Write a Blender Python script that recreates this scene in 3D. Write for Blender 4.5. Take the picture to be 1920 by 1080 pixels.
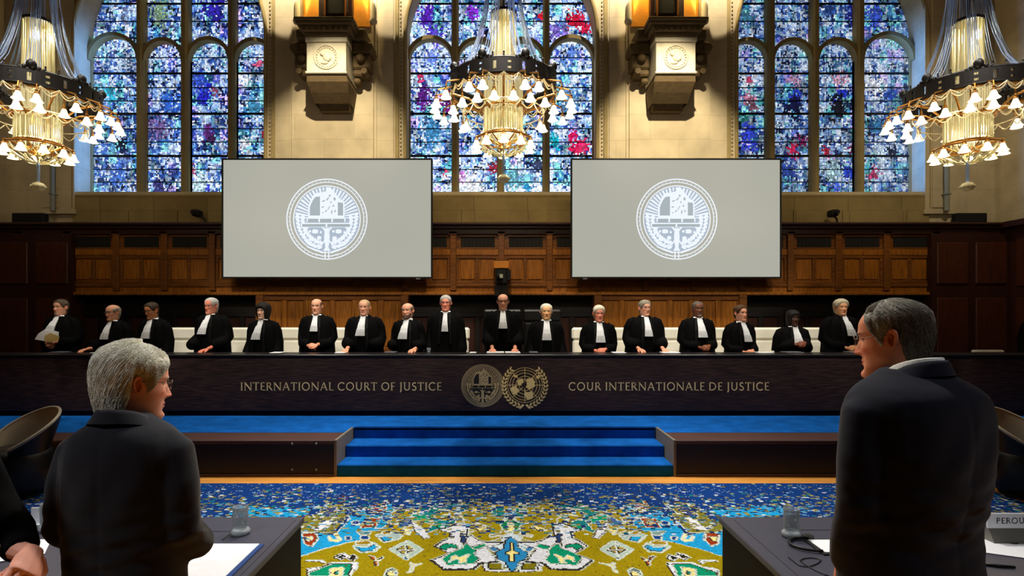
import bpy, bmesh, math, random
import numpy as np
from mathutils import Vector, Matrix

for _o in list(bpy.data.objects):
    bpy.data.objects.remove(_o, do_unlink=True)
SC = bpy.context.scene
COL = SC.collection
PI = math.pi
R = math.radians
rnd = random.Random(7)
FPX = 1050.0            # focal length in pixels of the 1920 px wide frame
VX, VY, CAMZ = 937.0, 590.0, 1.8

# ------------------------------------------------------------------ camera
cd = bpy.data.cameras.new('camera')
cam = bpy.data.objects.new('camera', cd)
COL.objects.link(cam)
cam.location = (0, 0, CAMZ)
cam.rotation_euler = (R(90), 0, 0)
cd.sensor_width = 36.0
cd.lens = 36.0 * FPX / 1920.0
cd.shift_x = (960 - VX) / 1920.0
cd.shift_y = (VY - 540) / 1920.0
cd.clip_start = 0.05
cd.clip_end = 100
SC.camera = cam

# ------------------------------------------------------------------ view, world
SC.view_settings.view_transform = 'Standard'
SC.view_settings.look = 'None'
SC.view_settings.exposure = 0.0
SC.view_settings.gamma = 1.0
SC.view_settings.use_curve_mapping = False
SC.cycles.max_bounces = 6
SC.cycles.diffuse_bounces = 3
SC.cycles.glossy_bounces = 3
SC.cycles.transmission_bounces = 6
SC.cycles.transparent_max_bounces = 8
SC.cycles.sample_clamp_indirect = 4.0
SC.cycles.caustics_reflective = False
SC.cycles.caustics_refractive = False
world = bpy.data.worlds.new('world')
SC.world = world
world.use_nodes = True
world.node_tree.nodes['Background'].inputs[0].default_value = (0.25, 0.32, 0.5, 1)
world.node_tree.nodes['Background'].inputs[1].default_value = 0.05


# ------------------------------------------------------------------ room lights
def area(name, loc, target, size, power, color=(1, .9, .75), size_y=None, spread=180):
    l = bpy.data.lights.new(name, 'AREA')
    l.shape = 'RECTANGLE'
    l.size = size
    l.size_y = size_y or size
    l.energy = power
    l.color = color
    l.spread = R(spread)
    o = bpy.data.objects.new(name, l)
    COL.objects.link(o)
    o.location = loc
    d = Vector(target) - Vector(loc)
    o.rotation_euler = d.to_track_quat('-Z', 'Y').to_euler()
    return o


def spot(name, loc, target, power, angle, color=(1, .9, .75), blend=.5, radius=.08):
    l = bpy.data.lights.new(name, 'SPOT')
    l.energy = power
    l.color = color
    l.spot_size = R(angle)
    l.spot_blend = blend
    l.shadow_soft_size = radius
    o = bpy.data.objects.new(name, l)
    COL.objects.link(o)
    o.location = loc
    d = Vector(target) - Vector(loc)
    o.rotation_euler = d.to_track_quat('-Z', 'Y').to_euler()
    return o


WARM = (1, .86, .62)
# ceiling spots of the hall, with unseen fill spots added among them
spot('ceiling_light', (0, 7.4, 8.4), (0, 7.0, .4), 1300, 66, (1, .96, .88), .8, .2)          # steps and dais
spot('ceiling_light', (-4.6, 7.2, 8.4), (-4.6, 6.8, .4), 900, 66, (1, .96, .88), .8, .2)
spot('ceiling_light', (4.6, 7.2, 8.4), (4.6, 6.8, .4), 900, 66, (1, .96, .88), .8, .2)
spot('ceiling_light', (0, 6.3, 8.4), (0, 4.3, 0), 2200, 58, (1, .94, .84), .8, .25)          # carpet
spot('panel_light', (-2.6, 7.6, 6.9), (-2.4, 10.2, 2.2), 330, 62, (1, .80, .5), .9, .1)       # oak panelling
spot('panel_light', (0, 7.6, 6.9), (0, 10.2, 2.4), 420, 62, (1, .80, .5), .9, .1)
spot('panel_light', (2.6, 7.6, 6.9), (2.6, 10.2, 2.2), 420, 62, (1, .80, .5), .9, .1)
spot('panel_light', (-5.6, 7.6, 6.9), (-5.2, 10.2, 3.0), 70, 62, (1, .80, .5), .9, .1)
spot('panel_light', (5.6, 7.6, 6.9), (5.2, 10.2, 3.0), 190, 62, (1, .80, .5), .9, .1)
for _x in (-5.4, -3.6, -1.8, 0, 1.8, 3.6, 5.4):                                                  # a row of lamps aimed at the judges
    spot('bench_light', (_x * .9, 4.6, 6.2), (_x, 8.5, 1.9), 560, 35, (1, .93, .82), .6, .1)
spot('pier_light', (-2.4, 7.2, 7.6), (-3.1, 10.4, 4.6), 1150, 46, WARM, .7, .04)                # stone piers
spot('pier_light', (2.6, 7.2, 7.6), (3.1, 10.4, 4.6), 1450, 46, WARM, .7, .04)
spot('wall_light', (-6.6, 6.5, 7.8), (-8.4, 10.4, 4.6), 150, 60, WARM, .9, .1)  # unseen washes added to brighten the end walls
spot('wall_light', (6.6, 6.5, 7.8), (8.4, 10.4, 4.4), 430, 60, WARM, .9, .1)
spot('hall_light', (.3, 3.7, 4.4), (-1.3, 1.95, 1.65), 300, 60, (1, .95, .88), .8, .15)           # unseen fills added to light the two counsels' faces and hair
spot('hall_light', (-.2, 3.9, 4.6), (1.2, 1.8, 1.75), 260, 60, (1, .95, .88), .8, .15)
spot('hall_light', (-2.8, .2, 5.4), (-1.45, 1.95, 1.7), 420, 40, (.95, .97, 1), .8, .25)
spot('hall_light', (3.2, .2, 5.4), (1.4, 1.8, 1.7), 200, 40, (.9, .95, 1), .8, .25)


# ------------------------------------------------------------------ helpers
def W(px, py, Y):
    """the point of the hall at depth Y that the photograph shows at px, py"""
    return Vector(((px - VX) * Y / FPX, Y, CAMZ - (py - VY) * Y / FPX))


def lin(c):
    return tuple(((v / 255.0) / 12.92 if v / 255.0 <= .04045 else ((v / 255.0 + .055) / 1.055) ** 2.4) for v in c[:3])


def linv(a):
    a = np.asarray(a, dtype=float) / 255.0
    return np.where(a <= .04045, a / 12.92, ((a + .055) / 1.055) ** 2.4)


MATS = {}


def mat(name, c=(128, 128, 128), rough=.6, metal=0, spec=.5, emit=None, estr=0, var=.0, vscale=8, bump=0, bscale=60,
        attr=None, alpha=None, trans=0, ior=1.45, sheen=0, stretch=None):
    if name in MATS:
        return MATS[name]
    m = bpy.data.materials.new(name)
    m.use_nodes = True
    nt = m.node_tree
    b = nt.nodes['Principled BSDF']
    col = lin(c)
    b.inputs['Base Color'].default_value = (*col, 1)
    b.inputs['Roughness'].default_value = rough
    b.inputs['Metallic'].default_value = metal
    b.inputs['Specular IOR Level'].default_value = spec
    b.inputs['IOR'].default_value = ior
    b.inputs['Transmission Weight'].default_value = trans
    b.inputs['Sheen Weight'].default_value = sheen
    tc = nt.nodes.new('ShaderNodeTexCoord')
    mp = nt.nodes.new('ShaderNodeMapping')
    nt.links.new(tc.outputs['Object'], mp.inputs['Vector'])
    if stretch:
        mp.inputs['Scale'].default_value = stretch
    src = None
    if attr:
        a = nt.nodes.new('ShaderNodeVertexColor')
        a.layer_name = attr
        src = a.outputs['Color']
        nt.links.new(src, b.inputs['Base Color'])
    if var > 0:
        n = nt.nodes.new('ShaderNodeTexNoise')
        n.inputs['Scale'].default_value = vscale
        n.inputs['Detail'].default_value = 5
        n.inputs['Roughness'].default_value = .6
        nt.links.new(mp.outputs[0], n.inputs['Vector'])
        r = nt.nodes.new('ShaderNodeMapRange')
        r.inputs['From Min'].default_value = .3
        r.inputs['From Max'].default_value = .7
        r.inputs['To Min'].default_value = 1 - var
        r.inputs['To Max'].default_value = 1 + var
        nt.links.new(n.outputs['Fac'], r.inputs['Value'])
        mx = nt.nodes.new('ShaderNodeVectorMath')
        mx.operation = 'SCALE'
        if src:
            nt.links.new(src, mx.inputs[0])
        else:
            mx.inputs[0].default_value = col
        nt.links.new(r.outputs[0], mx.inputs['Scale'])
        nt.links.new(mx.outputs[0], b.inputs['Base Color'])
    if bump > 0:
        n2 = nt.nodes.new('ShaderNodeTexNoise')
        n2.inputs['Scale'].default_value = bscale
        n2.inputs['Detail'].default_value = 4
        nt.links.new(mp.outputs[0], n2.inputs['Vector'])
        bp = nt.nodes.new('ShaderNodeBump')
        bp.inputs['Strength'].default_value = bump
        bp.inputs['Distance'].default_value = .01
        nt.links.new(n2.outputs['Fac'], bp.inputs['Height'])
        nt.links.new(bp.outputs[0], b.inputs['Normal'])
    if emit:
        b.inputs['Emission Color'].default_value = (*lin(emit), 1)
        b.inputs['Emission Strength'].default_value = estr
        m.cycles.emission_sampling = 'NONE'
    MATS[name] = m
    return m


def stone_mat(name, c1, c2, joint, bw=1.1, bh=.46):
    m = bpy.data.materials.new(name)
    m.use_nodes = True
    nt = m.node_tree
    b = nt.nodes['Principled BSDF']
    b.inputs['Roughness'].default_value = .85
    tc = nt.nodes.new('ShaderNodeTexCoord')
    sp = nt.nodes.new('ShaderNodeSeparateXYZ')
    ad = nt.nodes.new('ShaderNodeMath')
    cb = nt.nodes.new('ShaderNodeCombineXYZ')
    nt.links.new(tc.outputs['Object'], sp.inputs[0])
    nt.links.new(sp.outputs['X'], ad.inputs[0])
    nt.links.new(sp.outputs['Y'], ad.inputs[1])
    nt.links.new(ad.outputs[0], cb.inputs['X'])
    nt.links.new(sp.outputs['Z'], cb.inputs['Y'])
    br = nt.nodes.new('ShaderNodeTexBrick')
    br.inputs['Scale'].default_value = 1.0
    br.inputs['Brick Width'].default_value = bw
    br.inputs['Row Height'].default_value = bh
    br.inputs['Mortar Size'].default_value = .006
    br.inputs['Mortar Smooth'].default_value = .5
    br.inputs['Color1'].default_value = (*lin(c1), 1)
    br.inputs['Color2'].default_value = (*lin(c2), 1)
    br.inputs['Mortar'].default_value = (*lin(joint), 1)
    nt.links.new(cb.outputs[0], br.inputs['Vector'])
    n = nt.nodes.new('ShaderNodeTexNoise')
    n.inputs['Scale'].default_value = 3.0
    n.inputs['Detail'].default_value = 8
    nt.links.new(tc.outputs['Object'], n.inputs['Vector'])
    r = nt.nodes.new('ShaderNodeMapRange')
    r.inputs['From Min'].default_value = .3
    r.inputs['From Max'].default_value = .7
    r.inputs['To Min'].default_value = .82
    r.inputs['To Max'].default_value = 1.1
    nt.links.new(n.outputs['Fac'], r.inputs['Value'])
    mx = nt.nodes.new('ShaderNodeVectorMath')
    mx.operation = 'SCALE'
    nt.links.new(br.outputs['Color'], mx.inputs[0])
    nt.links.new(r.outputs[0], mx.inputs['Scale'])
    nt.links.new(mx.outputs[0], b.inputs['Base Color'])
    bp = nt.nodes.new('ShaderNodeBump')
    bp.inputs['Strength'].default_value = .3
    bp.inputs['Distance'].default_value = .02
    nt.links.new(n.outputs['Fac'], bp.inputs['Height'])
    nt.links.new(bp.outputs[0], b.inputs['Normal'])
    MATS[name] = m
    return m


def wood_mat(name, dark, light, rough=.45, axis='Z', scale=3.0, spec=.4):
    """oak with the grain running along the axis"""
    m = bpy.data.materials.new(name)
    m.use_nodes = True
    nt = m.node_tree
    b = nt.nodes['Principled BSDF']
    b.inputs['Roughness'].default_value = rough
    b.inputs['Specular IOR Level'].default_value = spec
    tc = nt.nodes.new('ShaderNodeTexCoord')
    mp = nt.nodes.new('ShaderNodeMapping')
    s = [14, 14, 14]
    s['XYZ'.index(axis)] = 1.0
    mp.inputs['Scale'].default_value = s
    n = nt.nodes.new('ShaderNodeTexNoise')
    n.inputs['Scale'].default_value = scale
    n.inputs['Detail'].default_value = 6
    n.inputs['Distortion'].default_value = .6
    cr = nt.nodes.new('ShaderNodeValToRGB')
    cr.color_ramp.elements[0].position = .3
    cr.color_ramp.elements[0].color = (*lin(dark), 1)
    cr.color_ramp.elements[1].position = .72
    cr.color_ramp.elements[1].color = (*lin(light), 1)
    nt.links.new(tc.outputs['Object'], mp.inputs['Vector'])
    nt.links.new(mp.outputs[0], n.inputs['Vector'])
    nt.links.new(n.outputs['Fac'], cr.inputs['Fac'])
    nt.links.new(cr.outputs['Color'], b.inputs['Base Color'])
    MATS[name] = m
    return m


def attr_emit(name, strength):
    m = bpy.data.materials.new(name)
    m.use_nodes = True
    nt = m.node_tree
    b = nt.nodes['Principled BSDF']
    a = nt.nodes.new('ShaderNodeVertexColor')
    a.layer_name = 'Col'
    b.inputs['Base Color'].default_value = (.02, .02, .03, 1)
    b.inputs['Roughness'].default_value = .3
    nt.links.new(a.outputs['Color'], b.inputs['Emission Color'])
    b.inputs['Emission Strength'].default_value = strength
    m.cycles.emission_sampling = 'NONE'
    MATS[name] = m
    return m


class MB:
    """collects shapes and links them as one mesh object"""

    def __init__(s):
        s.v, s.f, s.mi, s.c = [], [], [], None
        s.step, s.count = 0.0, 0        # stacking height of successive thin layers

    def add(s, vs, fs, m=0):
        o = len(s.v)
        s.v.extend([tuple(p) for p in vs])
        s.f.extend([tuple(i + o for i in f) for f in fs])
        s.mi.extend([m] * len(fs))

    def box(s, x0, x1, y0, y1, z0, z1, m=0):
        vs = [(x0, y0, z0), (x1, y0, z0), (x1, y1, z0), (x0, y1, z0), (x0, y0, z1), (x1, y0, z1), (x1, y1, z1), (x0, y1, z1)]
        s.add(vs, [(0, 3, 2, 1), (4, 5, 6, 7), (0, 1, 5, 4), (1, 2, 6, 5), (2, 3, 7, 6), (3, 0, 4, 7)], m)

    def bbox(s, x0, x1, y0, y1, z0, z1, b=.005, m=0):
        """box with chamfered edges"""
        b = min(b, (x1 - x0) * .45, (y1 - y0) * .45, (z1 - z0) * .45)
        vs, idx = [], {}
        for ix, (xa, xb) in enumerate(((x0, x0 + b), (x1, x1 - b))):
            for iy, (ya, yb) in enumerate(((y0, y0 + b), (y1, y1 - b))):
                for iz, (za, zb) in enumerate(((z0, z0 + b), (z1, z1 - b))):
                    idx[ix, iy, iz] = len(vs)
                    vs += [(xa, yb, zb), (xb, ya, zb), (xb, yb, za)]
        I = idx
        f = []
        for ix in (0, 1):
            q = [I[ix, 0, 0], I[ix, 1, 0], I[ix, 1, 1], I[ix, 0, 1]]
            f.append(tuple(q if ix else q[::-1]))
        for iy in (0, 1):
            q = [I[0, iy, 0] + 1, I[1, iy, 0] + 1, I[1, iy, 1] + 1, I[0, iy, 1] + 1]
            f.append(tuple(q[::-1] if iy else q))
        for iz in (0, 1):
            q = [I[0, 0, iz] + 2, I[1, 0, iz] + 2, I[1, 1, iz] + 2, I[0, 1, iz] + 2]
            f.append(tuple(q if iz else q[::-1]))
        for a in (0, 1):
            for c in (0, 1):
                f.append((I[a, c, 0], I[a, c, 1], I[a, c, 1] + 1, I[a, c, 0] + 1))
                f.append((I[a, 0, c], I[a, 1, c], I[a, 1, c] + 2, I[a, 0, c] + 2))
                f.append((I[0, a, c] + 1, I[1, a, c] + 1, I[1, a, c] + 2, I[0, a, c] + 2))
        for k in I.values():
            f.append((k, k + 1, k + 2))
        s.add(vs, f, m)

    def tube(s, path, rad, seg=8, m=0, cap=True, closed=False, flat=1.0, up=None):
        pts = [Vector(p) for p in path]
        n = len(pts)
        if not hasattr(rad, '__len__'):
            rad = [rad] * n
        vs, fs = [], []
        ref = Vector(up) if up else None
        for i, p in enumerate(pts):
            a = pts[i - 1] if (i > 0 or closed) else p
            b = pts[(i + 1) % n] if (i < n - 1 or closed) else p
            t = (b - a)
            t = t.normalized() if t.length > 1e-9 else Vector((0, 0, 1))
            if ref is None:
                ref = Vector((0, 0, 1)) if abs(t.z) < .9 else Vector((1, 0, 0))
            u = t.cross(ref)
            u = u.normalized() if u.length > 1e-6 else t.orthogonal().normalized()
            w = u.cross(t).normalized()
            ref = w if up is None else Vector(up)
            for k in range(seg):
                an = 2 * PI * k / seg
                vs.append(p + u * math.cos(an) * rad[i] + w * math.sin(an) * rad[i] * flat)
        rr = n if closed else n - 1
        for i in range(rr):
            j = (i + 1) % n
            for k in range(seg):
                l = (k + 1) % seg
                fs.append((i * seg + k, i * seg + l, j * seg + l, j * seg + k))
        if cap and not closed:
            fs.append(tuple(range(seg))[::-1])
            fs.append(tuple((n - 1) * seg + k for k in range(seg)))
        s.add(vs, fs, m)

    def lathe(s, prof, c=(0, 0, 0), seg=20, m=0, cap=True, axis='Z'):
        c = Vector(c)
        vs, fs = [], []
        for (r, z) in prof:
            for k in range(seg):
                a = 2 * PI * k / seg
                if axis == 'Z':
                    vs.append(c + Vector((r * math.cos(a), r * math.sin(a), z)))
                elif axis == 'Y':
                    vs.append(c + Vector((r * math.cos(a), z, r * math.sin(a))))
                else:
                    vs.append(c + Vector((z, r * math.cos(a), r * math.sin(a))))
        n = len(prof)
        for i in range(n - 1):
            for k in range(seg):
                l = (k + 1) % seg
                fs.append((i * seg + k, i * seg + l, (i + 1) * seg + l, (i + 1) * seg + k))
        if cap:
            fs.append(tuple(range(seg))[::-1])
            fs.append(tuple((n - 1) * seg + k for k in range(seg)))
        s.add(vs, fs, m)

    def ball(s, c, r, seg=12, rings=8, m=0, sc=(1, 1, 1)):
        c = Vector(c)
        vs, fs = [], []
        for i in range(rings + 1):
            ph = PI * i / rings
            for k in range(seg):
                a = 2 * PI * k / seg
                vs.append(c + Vector((r * sc[0] * math.sin(ph) * math.cos(a), r * sc[1] * math.sin(ph) * math.sin(a), r * sc[2] * math.cos(ph))))
        for i in range(rings):
            for k in range(seg):
                l = (k + 1) % seg
                fs.append((i * seg + k, (i + 1) * seg + k, (i + 1) * seg + l, i * seg + l))
        s.add(vs, fs, m)

    def prism(s, poly, y0, y1, m=0, axis='Y'):
        """polygon in x,z pushed from y0 to y1 (or in x,y pushed in z)"""
        n = len(poly)
        s.count += 1
        y0 -= s.step * (s.count % 19)
        if axis == 'Y':
            vs = [(p[0], y0, p[1]) for p in poly] + [(p[0], y1, p[1]) for p in poly]
        else:
            vs = [(p[0], p[1], y0) for p in poly] + [(p[0], p[1], y1) for p in poly]
        fs = [tuple(range(n)), tuple(range(2 * n - 1, n - 1, -1))]
        for i in range(n):
            j = (i + 1) % n
            fs.append((i, i + n, j + n, j))
        s.add(vs, fs, m)

    def loft(s, rings, m=0, cap=True):
        n = len(rings[0])
        vs = [p for r_ in rings for p in r_]
        fs = []
        for i in range(len(rings) - 1):
            for k in range(n):
                l = (k + 1) % n
                fs.append((i * n + k, i * n + l, (i + 1) * n + l, (i + 1) * n + k))
        if cap:
            fs.append(tuple(range(n))[::-1])
            fs.append(tuple((len(rings) - 1) * n + k for k in range(n)))
        s.add(vs, fs, m)

    def xform(s, M, start=0):
        s.v[start:] = [tuple(M @ Vector(p)) for p in s.v[start:]]

    def build(s, name, mats, parent=None, smooth=False, fix=True):
        me = bpy.data.meshes.new(name)
        off = Vector(parent['_w']) if parent is not None and '_w' in parent.keys() else Vector((0, 0, 0))
        vs = [(p[0] - off.x, p[1] - off.y, p[2] - off.z) for p in s.v]
        me.from_pydata(vs, [], s.f)
        if not isinstance(mats, (list, tuple)):
            mats = [mats]
        for mm in mats:
            me.materials.append(mm)
        if len(mats) > 1:
            me.polygons.foreach_set('material_index', s.mi)
        if smooth:
            me.polygons.foreach_set('use_smooth', [True] * len(me.polygons))
        if s.c is not None:
            ca = me.color_attributes.new('Col', 'FLOAT_COLOR', 'POINT')
            cc = np.ones((len(s.v), 4), dtype=np.float32)
            cc[:, :3] = np.asarray(s.c, dtype=np.float32)[:, :3]
            ca.data.foreach_set('color', cc.ravel())
        if fix:
            bm = bmesh.new()
            bm.from_mesh(me)
            bmesh.ops.recalc_face_normals(bm, faces=bm.faces)
            bm.to_mesh(me)
            bm.free()
        me.update()
        o = bpy.data.objects.new(name, me)
        COL.objects.link(o)
        if parent is not None:
            o.parent = parent
            if '_w' in parent.keys():
                o['_w'] = list(off)
        return o


ALLROOTS = []


def tag(o, label, cat, group=None):
    o['label'] = label
    o['category'] = cat
    if group:
        o['group'] = group
    return o


def thing(name, label, cat, loc=(0, 0, 0), rz=0, group=None):
    o = bpy.data.objects.new(name, None)
    o.empty_display_size = .05
    COL.objects.link(o)
    o.location = loc
    o.rotation_euler = (0, 0, rz)
    o['_w'] = list(loc)
    tag(o, label, cat, group)
    return o


def struct(o):
    o['kind'] = 'structure'
    return o


def copy_tree(o, parent=None):
    c = o.copy()
    COL.objects.link(c)
    if parent is not None:
        c.parent = parent
    for ch in list(o.children):
        copy_tree(ch, c)
    return c


def evaluated(mb, voxel, smooth=3, factor=.5):
    """union of overlapping shapes as one continuous surface"""
    me = bpy.data.meshes.new('tmp')
    me.from_pydata([tuple(p) for p in mb.v], [], mb.f)
    bm = bmesh.new()
    bm.from_mesh(me)
    bmesh.ops.recalc_face_normals(bm, faces=bm.faces)
    bm.to_mesh(me)
    bm.free()
    o = bpy.data.objects.new('tmp', me)
    COL.objects.link(o)
    r = o.modifiers.new('r', 'REMESH')
    r.mode = 'VOXEL'
    r.voxel_size = voxel
    r.use_smooth_shade = True
    if smooth:
        sm = o.modifiers.new('s', 'SMOOTH')
        sm.factor = factor
        sm.iterations = smooth
    dg = bpy.context.evaluated_depsgraph_get()
    ev = o.evaluated_get(dg)
    m2 = ev.to_mesh()
    vs = np.empty(len(m2.vertices) * 3)
    m2.vertices.foreach_get('co', vs)
    vs = vs.reshape(-1, 3)
    fs = [tuple(p.vertices) for p in m2.polygons]
    ev.to_mesh_clear()
    bpy.data.objects.remove(o, do_unlink=True)
    bpy.data.meshes.remove(me)
    out = MB()
    out.add([tuple(v) for v in vs], fs)
    return out


# ------------------------------------------------------------------ materials
STONE = stone_mat('pale_limestone', (196, 180, 146), (188, 172, 138), (174, 158, 124))
STONE_T = mat('limestone_tracery', (150, 132, 86), .85, var=.12, vscale=5, bump=.2, bscale=40)
STONE_C = mat('carved_limestone', (205, 196, 170), .8, var=.1, vscale=14, bump=.3, bscale=50)
STONE_D = mat('brown_stone', (96, 78, 48), .8, var=.2, vscale=12, bump=.3, bscale=40)
OAK = wood_mat('oak_panelling', (112, 64, 16), (176, 108, 30), .4)
OAK_H = wood_mat('oak_rails', (84, 46, 14), (138, 82, 26), .4, 'X')
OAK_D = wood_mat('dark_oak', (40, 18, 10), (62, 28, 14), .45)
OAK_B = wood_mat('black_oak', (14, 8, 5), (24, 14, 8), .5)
BLACK = mat('black_plastic', (14, 14, 15), .45)
BLACKM = mat('matt_black', (8, 8, 9), .8)
LEAD = mat('lead_bar', (14, 15, 22), .7)
FLOORW = wood_mat('golden_parquet', (206, 136, 58), (240, 170, 84), .35, 'X', 2.0)
BLUE = mat('blue_carpet', (14, 92, 178), .95, var=.28, vscale=5, bump=.5, bscale=250, spec=.1)
CHEEK = mat('grey_stone_cheek', (120, 112, 98), .6, var=.1)
DAISW = wood_mat('dais_walnut', (70, 44, 40), (86, 56, 50), .45, 'X')
DAISD = wood_mat('dais_dark_front', (18, 11, 9), (26, 16, 12), .5, 'X')
GREY = mat('grey_metal', (120, 122, 124), .4, .6)
WHITE = mat('white_paper', (240, 240, 244), .7)

# ================================================================== the hall
YW, YG, YP = 10.5, 11.0, 10.2          # stone wall face, glass, wood panelling face
XL, XR = -9.28, 9.28                   # side walls
WINX = [W((180 + 1695) / 2 - 757.5, 0, YG).x, 0.03, W((1374 + 1690) / 2, 0, YG).x]
WINX = [-6.19, 0.03, 6.24]
HALF = 1.80                            # half width of a window opening
ZSILL = W(0, 370, YG).z                # bottom of the glass
ZSPR = W(0, 85, YG).z                  # where the big arches spring
ZTOP = 8.6

mb = MB()
mb.box(-12, 12, -3, 5.94 + .6, -.2, 0)
struct(mb.build('floor', FLOORW))
mb = MB()
mb.box(-12, 12, -3, 12, 11.6, 11.8)
struct(mb.build('ceiling', mat('dark_vault', (60, 48, 34), .9)))


def arch_pts(cx, r, z, n, a0=0.0, a1=PI):
    return [(cx + r * math.cos(a0 + (a1 - a0) * i / n), z + r * math.sin(a0 + (a1 - a0) * i / n)) for i in range(n + 1)]


# back wall with three arched openings
mb = MB()
ya, yb = YW, YG + .35
edges = [XL]
for cx in WINX:
    edges += [cx - HALF, cx + HALF]
edges.append(XR)
for i in range(0, 8, 2):
    mb.box(edges[i], edges[i + 1], ya, yb, 0, ZTOP)
for cx in WINX:
    mb.box(cx - HALF, cx + HALF, ya, yb, 0, ZSILL)
    ap = arch_pts(cx, HALF, ZSPR, 28)
    for (p, q) in zip(ap[:-1], ap[1:]):
        x0, x1 = q[0], p[0]
        mb.add([(x0, ya, q[1]), (x1, ya, p[1]), (x1, ya, ZTOP), (x0, ya, ZTOP),
                (x0, yb, q[1]), (x1, yb, p[1]), (x1, yb, ZTOP), (x0, yb, ZTOP)],
               [(0, 1, 2, 3), (7, 6, 5, 4), (0, 4, 5, 1), (3, 2, 6, 7)])
mb.box(-12, 12, ya, yb, ZTOP, 11.6)
struct(mb.build('wall_back', STONE, fix=False))
mb = MB()
mb.box(XL - .3, XL, -3, yb, 0, 11.6)
struct(mb.build('wall_left', STONE))
mb = MB()
mb.box(XR, XR + .3, -3, yb, 0, 11.6)
struct(mb.build('wall_right', STONE))
mb = MB()
mb.box(-12, 12, -3.3, -3, 0, 11.6)
struct(mb.build('wall_front', mat('dim_front_wall', (50, 38, 26), .9)))

# moulded strips on the piers: a raised pilaster, a beaded strip and a quoin band around each window
tn = 0
for i, cx in enumerate(WINX):
    for sgn in (-1, 1):
        x = cx + sgn * HALF
        mb = MB()
        # roll moulding following the opening
        path = [(x, YW - .01, ZSILL - .32), (x, YW - .01, ZSPR)]
        mb.tube(path, .035, 8)
        if sgn == 1:
            mb.tube([(p[0], YW - .01, p[1]) for p in arch_pts(cx, HALF, ZSPR, 28)], .035, 8)
        xs = x + sgn * .12
        mb.box(min(xs, xs + sgn * .07), max(xs, xs + sgn * .07), YW - .03, YW, ZSILL - .3, ZTOP)
        z = ZSILL - .2
        while z < ZTOP - .5:
            mb.ball((x + sgn * .085, YW - .01, z), .016, 6, 4)
            z += .075
        tn += 1
        struct(mb.build('trim_%d' % tn, STONE_T, smooth=False))
# pilasters on the two inner piers and on the corners
for (a, b) in ((550, 702), (1178, 1328)):
    mb = MB()
    x0, x1 = W(a, 0, YW).x, W(b, 0, YW).x
    mb.box(x0, x1, YW - .09, YW, 3.3, ZTOP)
    mb.box(x0 - .05, x0, YW - .05, YW, 3.3, ZTOP)
    mb.box(x1, x1 + .05, YW - .05, YW, 3.3, ZTOP)
    tn += 1
    struct(mb.build('trim_%d' % tn, STONE))
for (a, b) in ((512, 548), (706, 738), (1142, 1174), (1332, 1366)):
    mb = MB()
    mb.box(W(a, 0, YW).x, W(b, 0, YW).x, YW - .025, YW, 3.3, ZTOP)
    tn += 1
    struct(mb.build('trim_%d' % tn, STONE))
for (a, b) in ((70, 142), (1732, 1804)):
    mb = MB()
    x0, x1 = W(a, 0, YW).x, W(b, 0, YW).x
    mb.box(x0, x1, YW - .04, YW, 3.75, ZTOP)
    mb.box(x0 - .04, x1 + .04, YW - .07, YW, 3.68, 3.76)
    mb.box(x0 + .12, x1 - .3, YW - .06, YW - .03, 3.8, ZTOP)
    tn += 1
    struct(mb.build('trim_%d' % tn, STONE))
# sill courses below the windows
for i, cx in enumerate(WINX):
    mb = MB()
    zt = ZSILL
    z1, z2 = W(0, 395, YW).z, W(0, 421, YW).z
    mb.add([(cx - HALF, YG - .1, zt), (cx + HALF, YG - .1, zt), (cx + HALF, YW - .02, zt - .06), (cx - HALF, YW - .02, zt - .06),
            (cx - HALF, YG - .1, z1), (cx + HALF, YG - .1, z1), (cx + HALF, YW - .02, z1), (cx - HALF, YW - .02, z1)],
           [(0, 1, 2, 3), (3, 2, 6, 7), (4, 7, 6, 5), (0, 3, 7, 4), (1, 5, 6, 2)])
    x = cx - HALF
    k = 0
    while x < cx + HALF - .01:
        w_ = min((1.05, .92, 1.2, 1.0)[k % 4], cx + HALF - x)
        mb.bbox(x + .004, x + w_ - .004, YW - .035, YW, z2, z1 - .006, .008)
        x += w_
        k += 1
    tn += 1
    struct(mb.build('trim_%d' % tn, stone_mat('sill_stone%d' % i, (150, 130, 82), (134, 114, 70), (90, 74, 44), 1.0, .5)))

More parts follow.
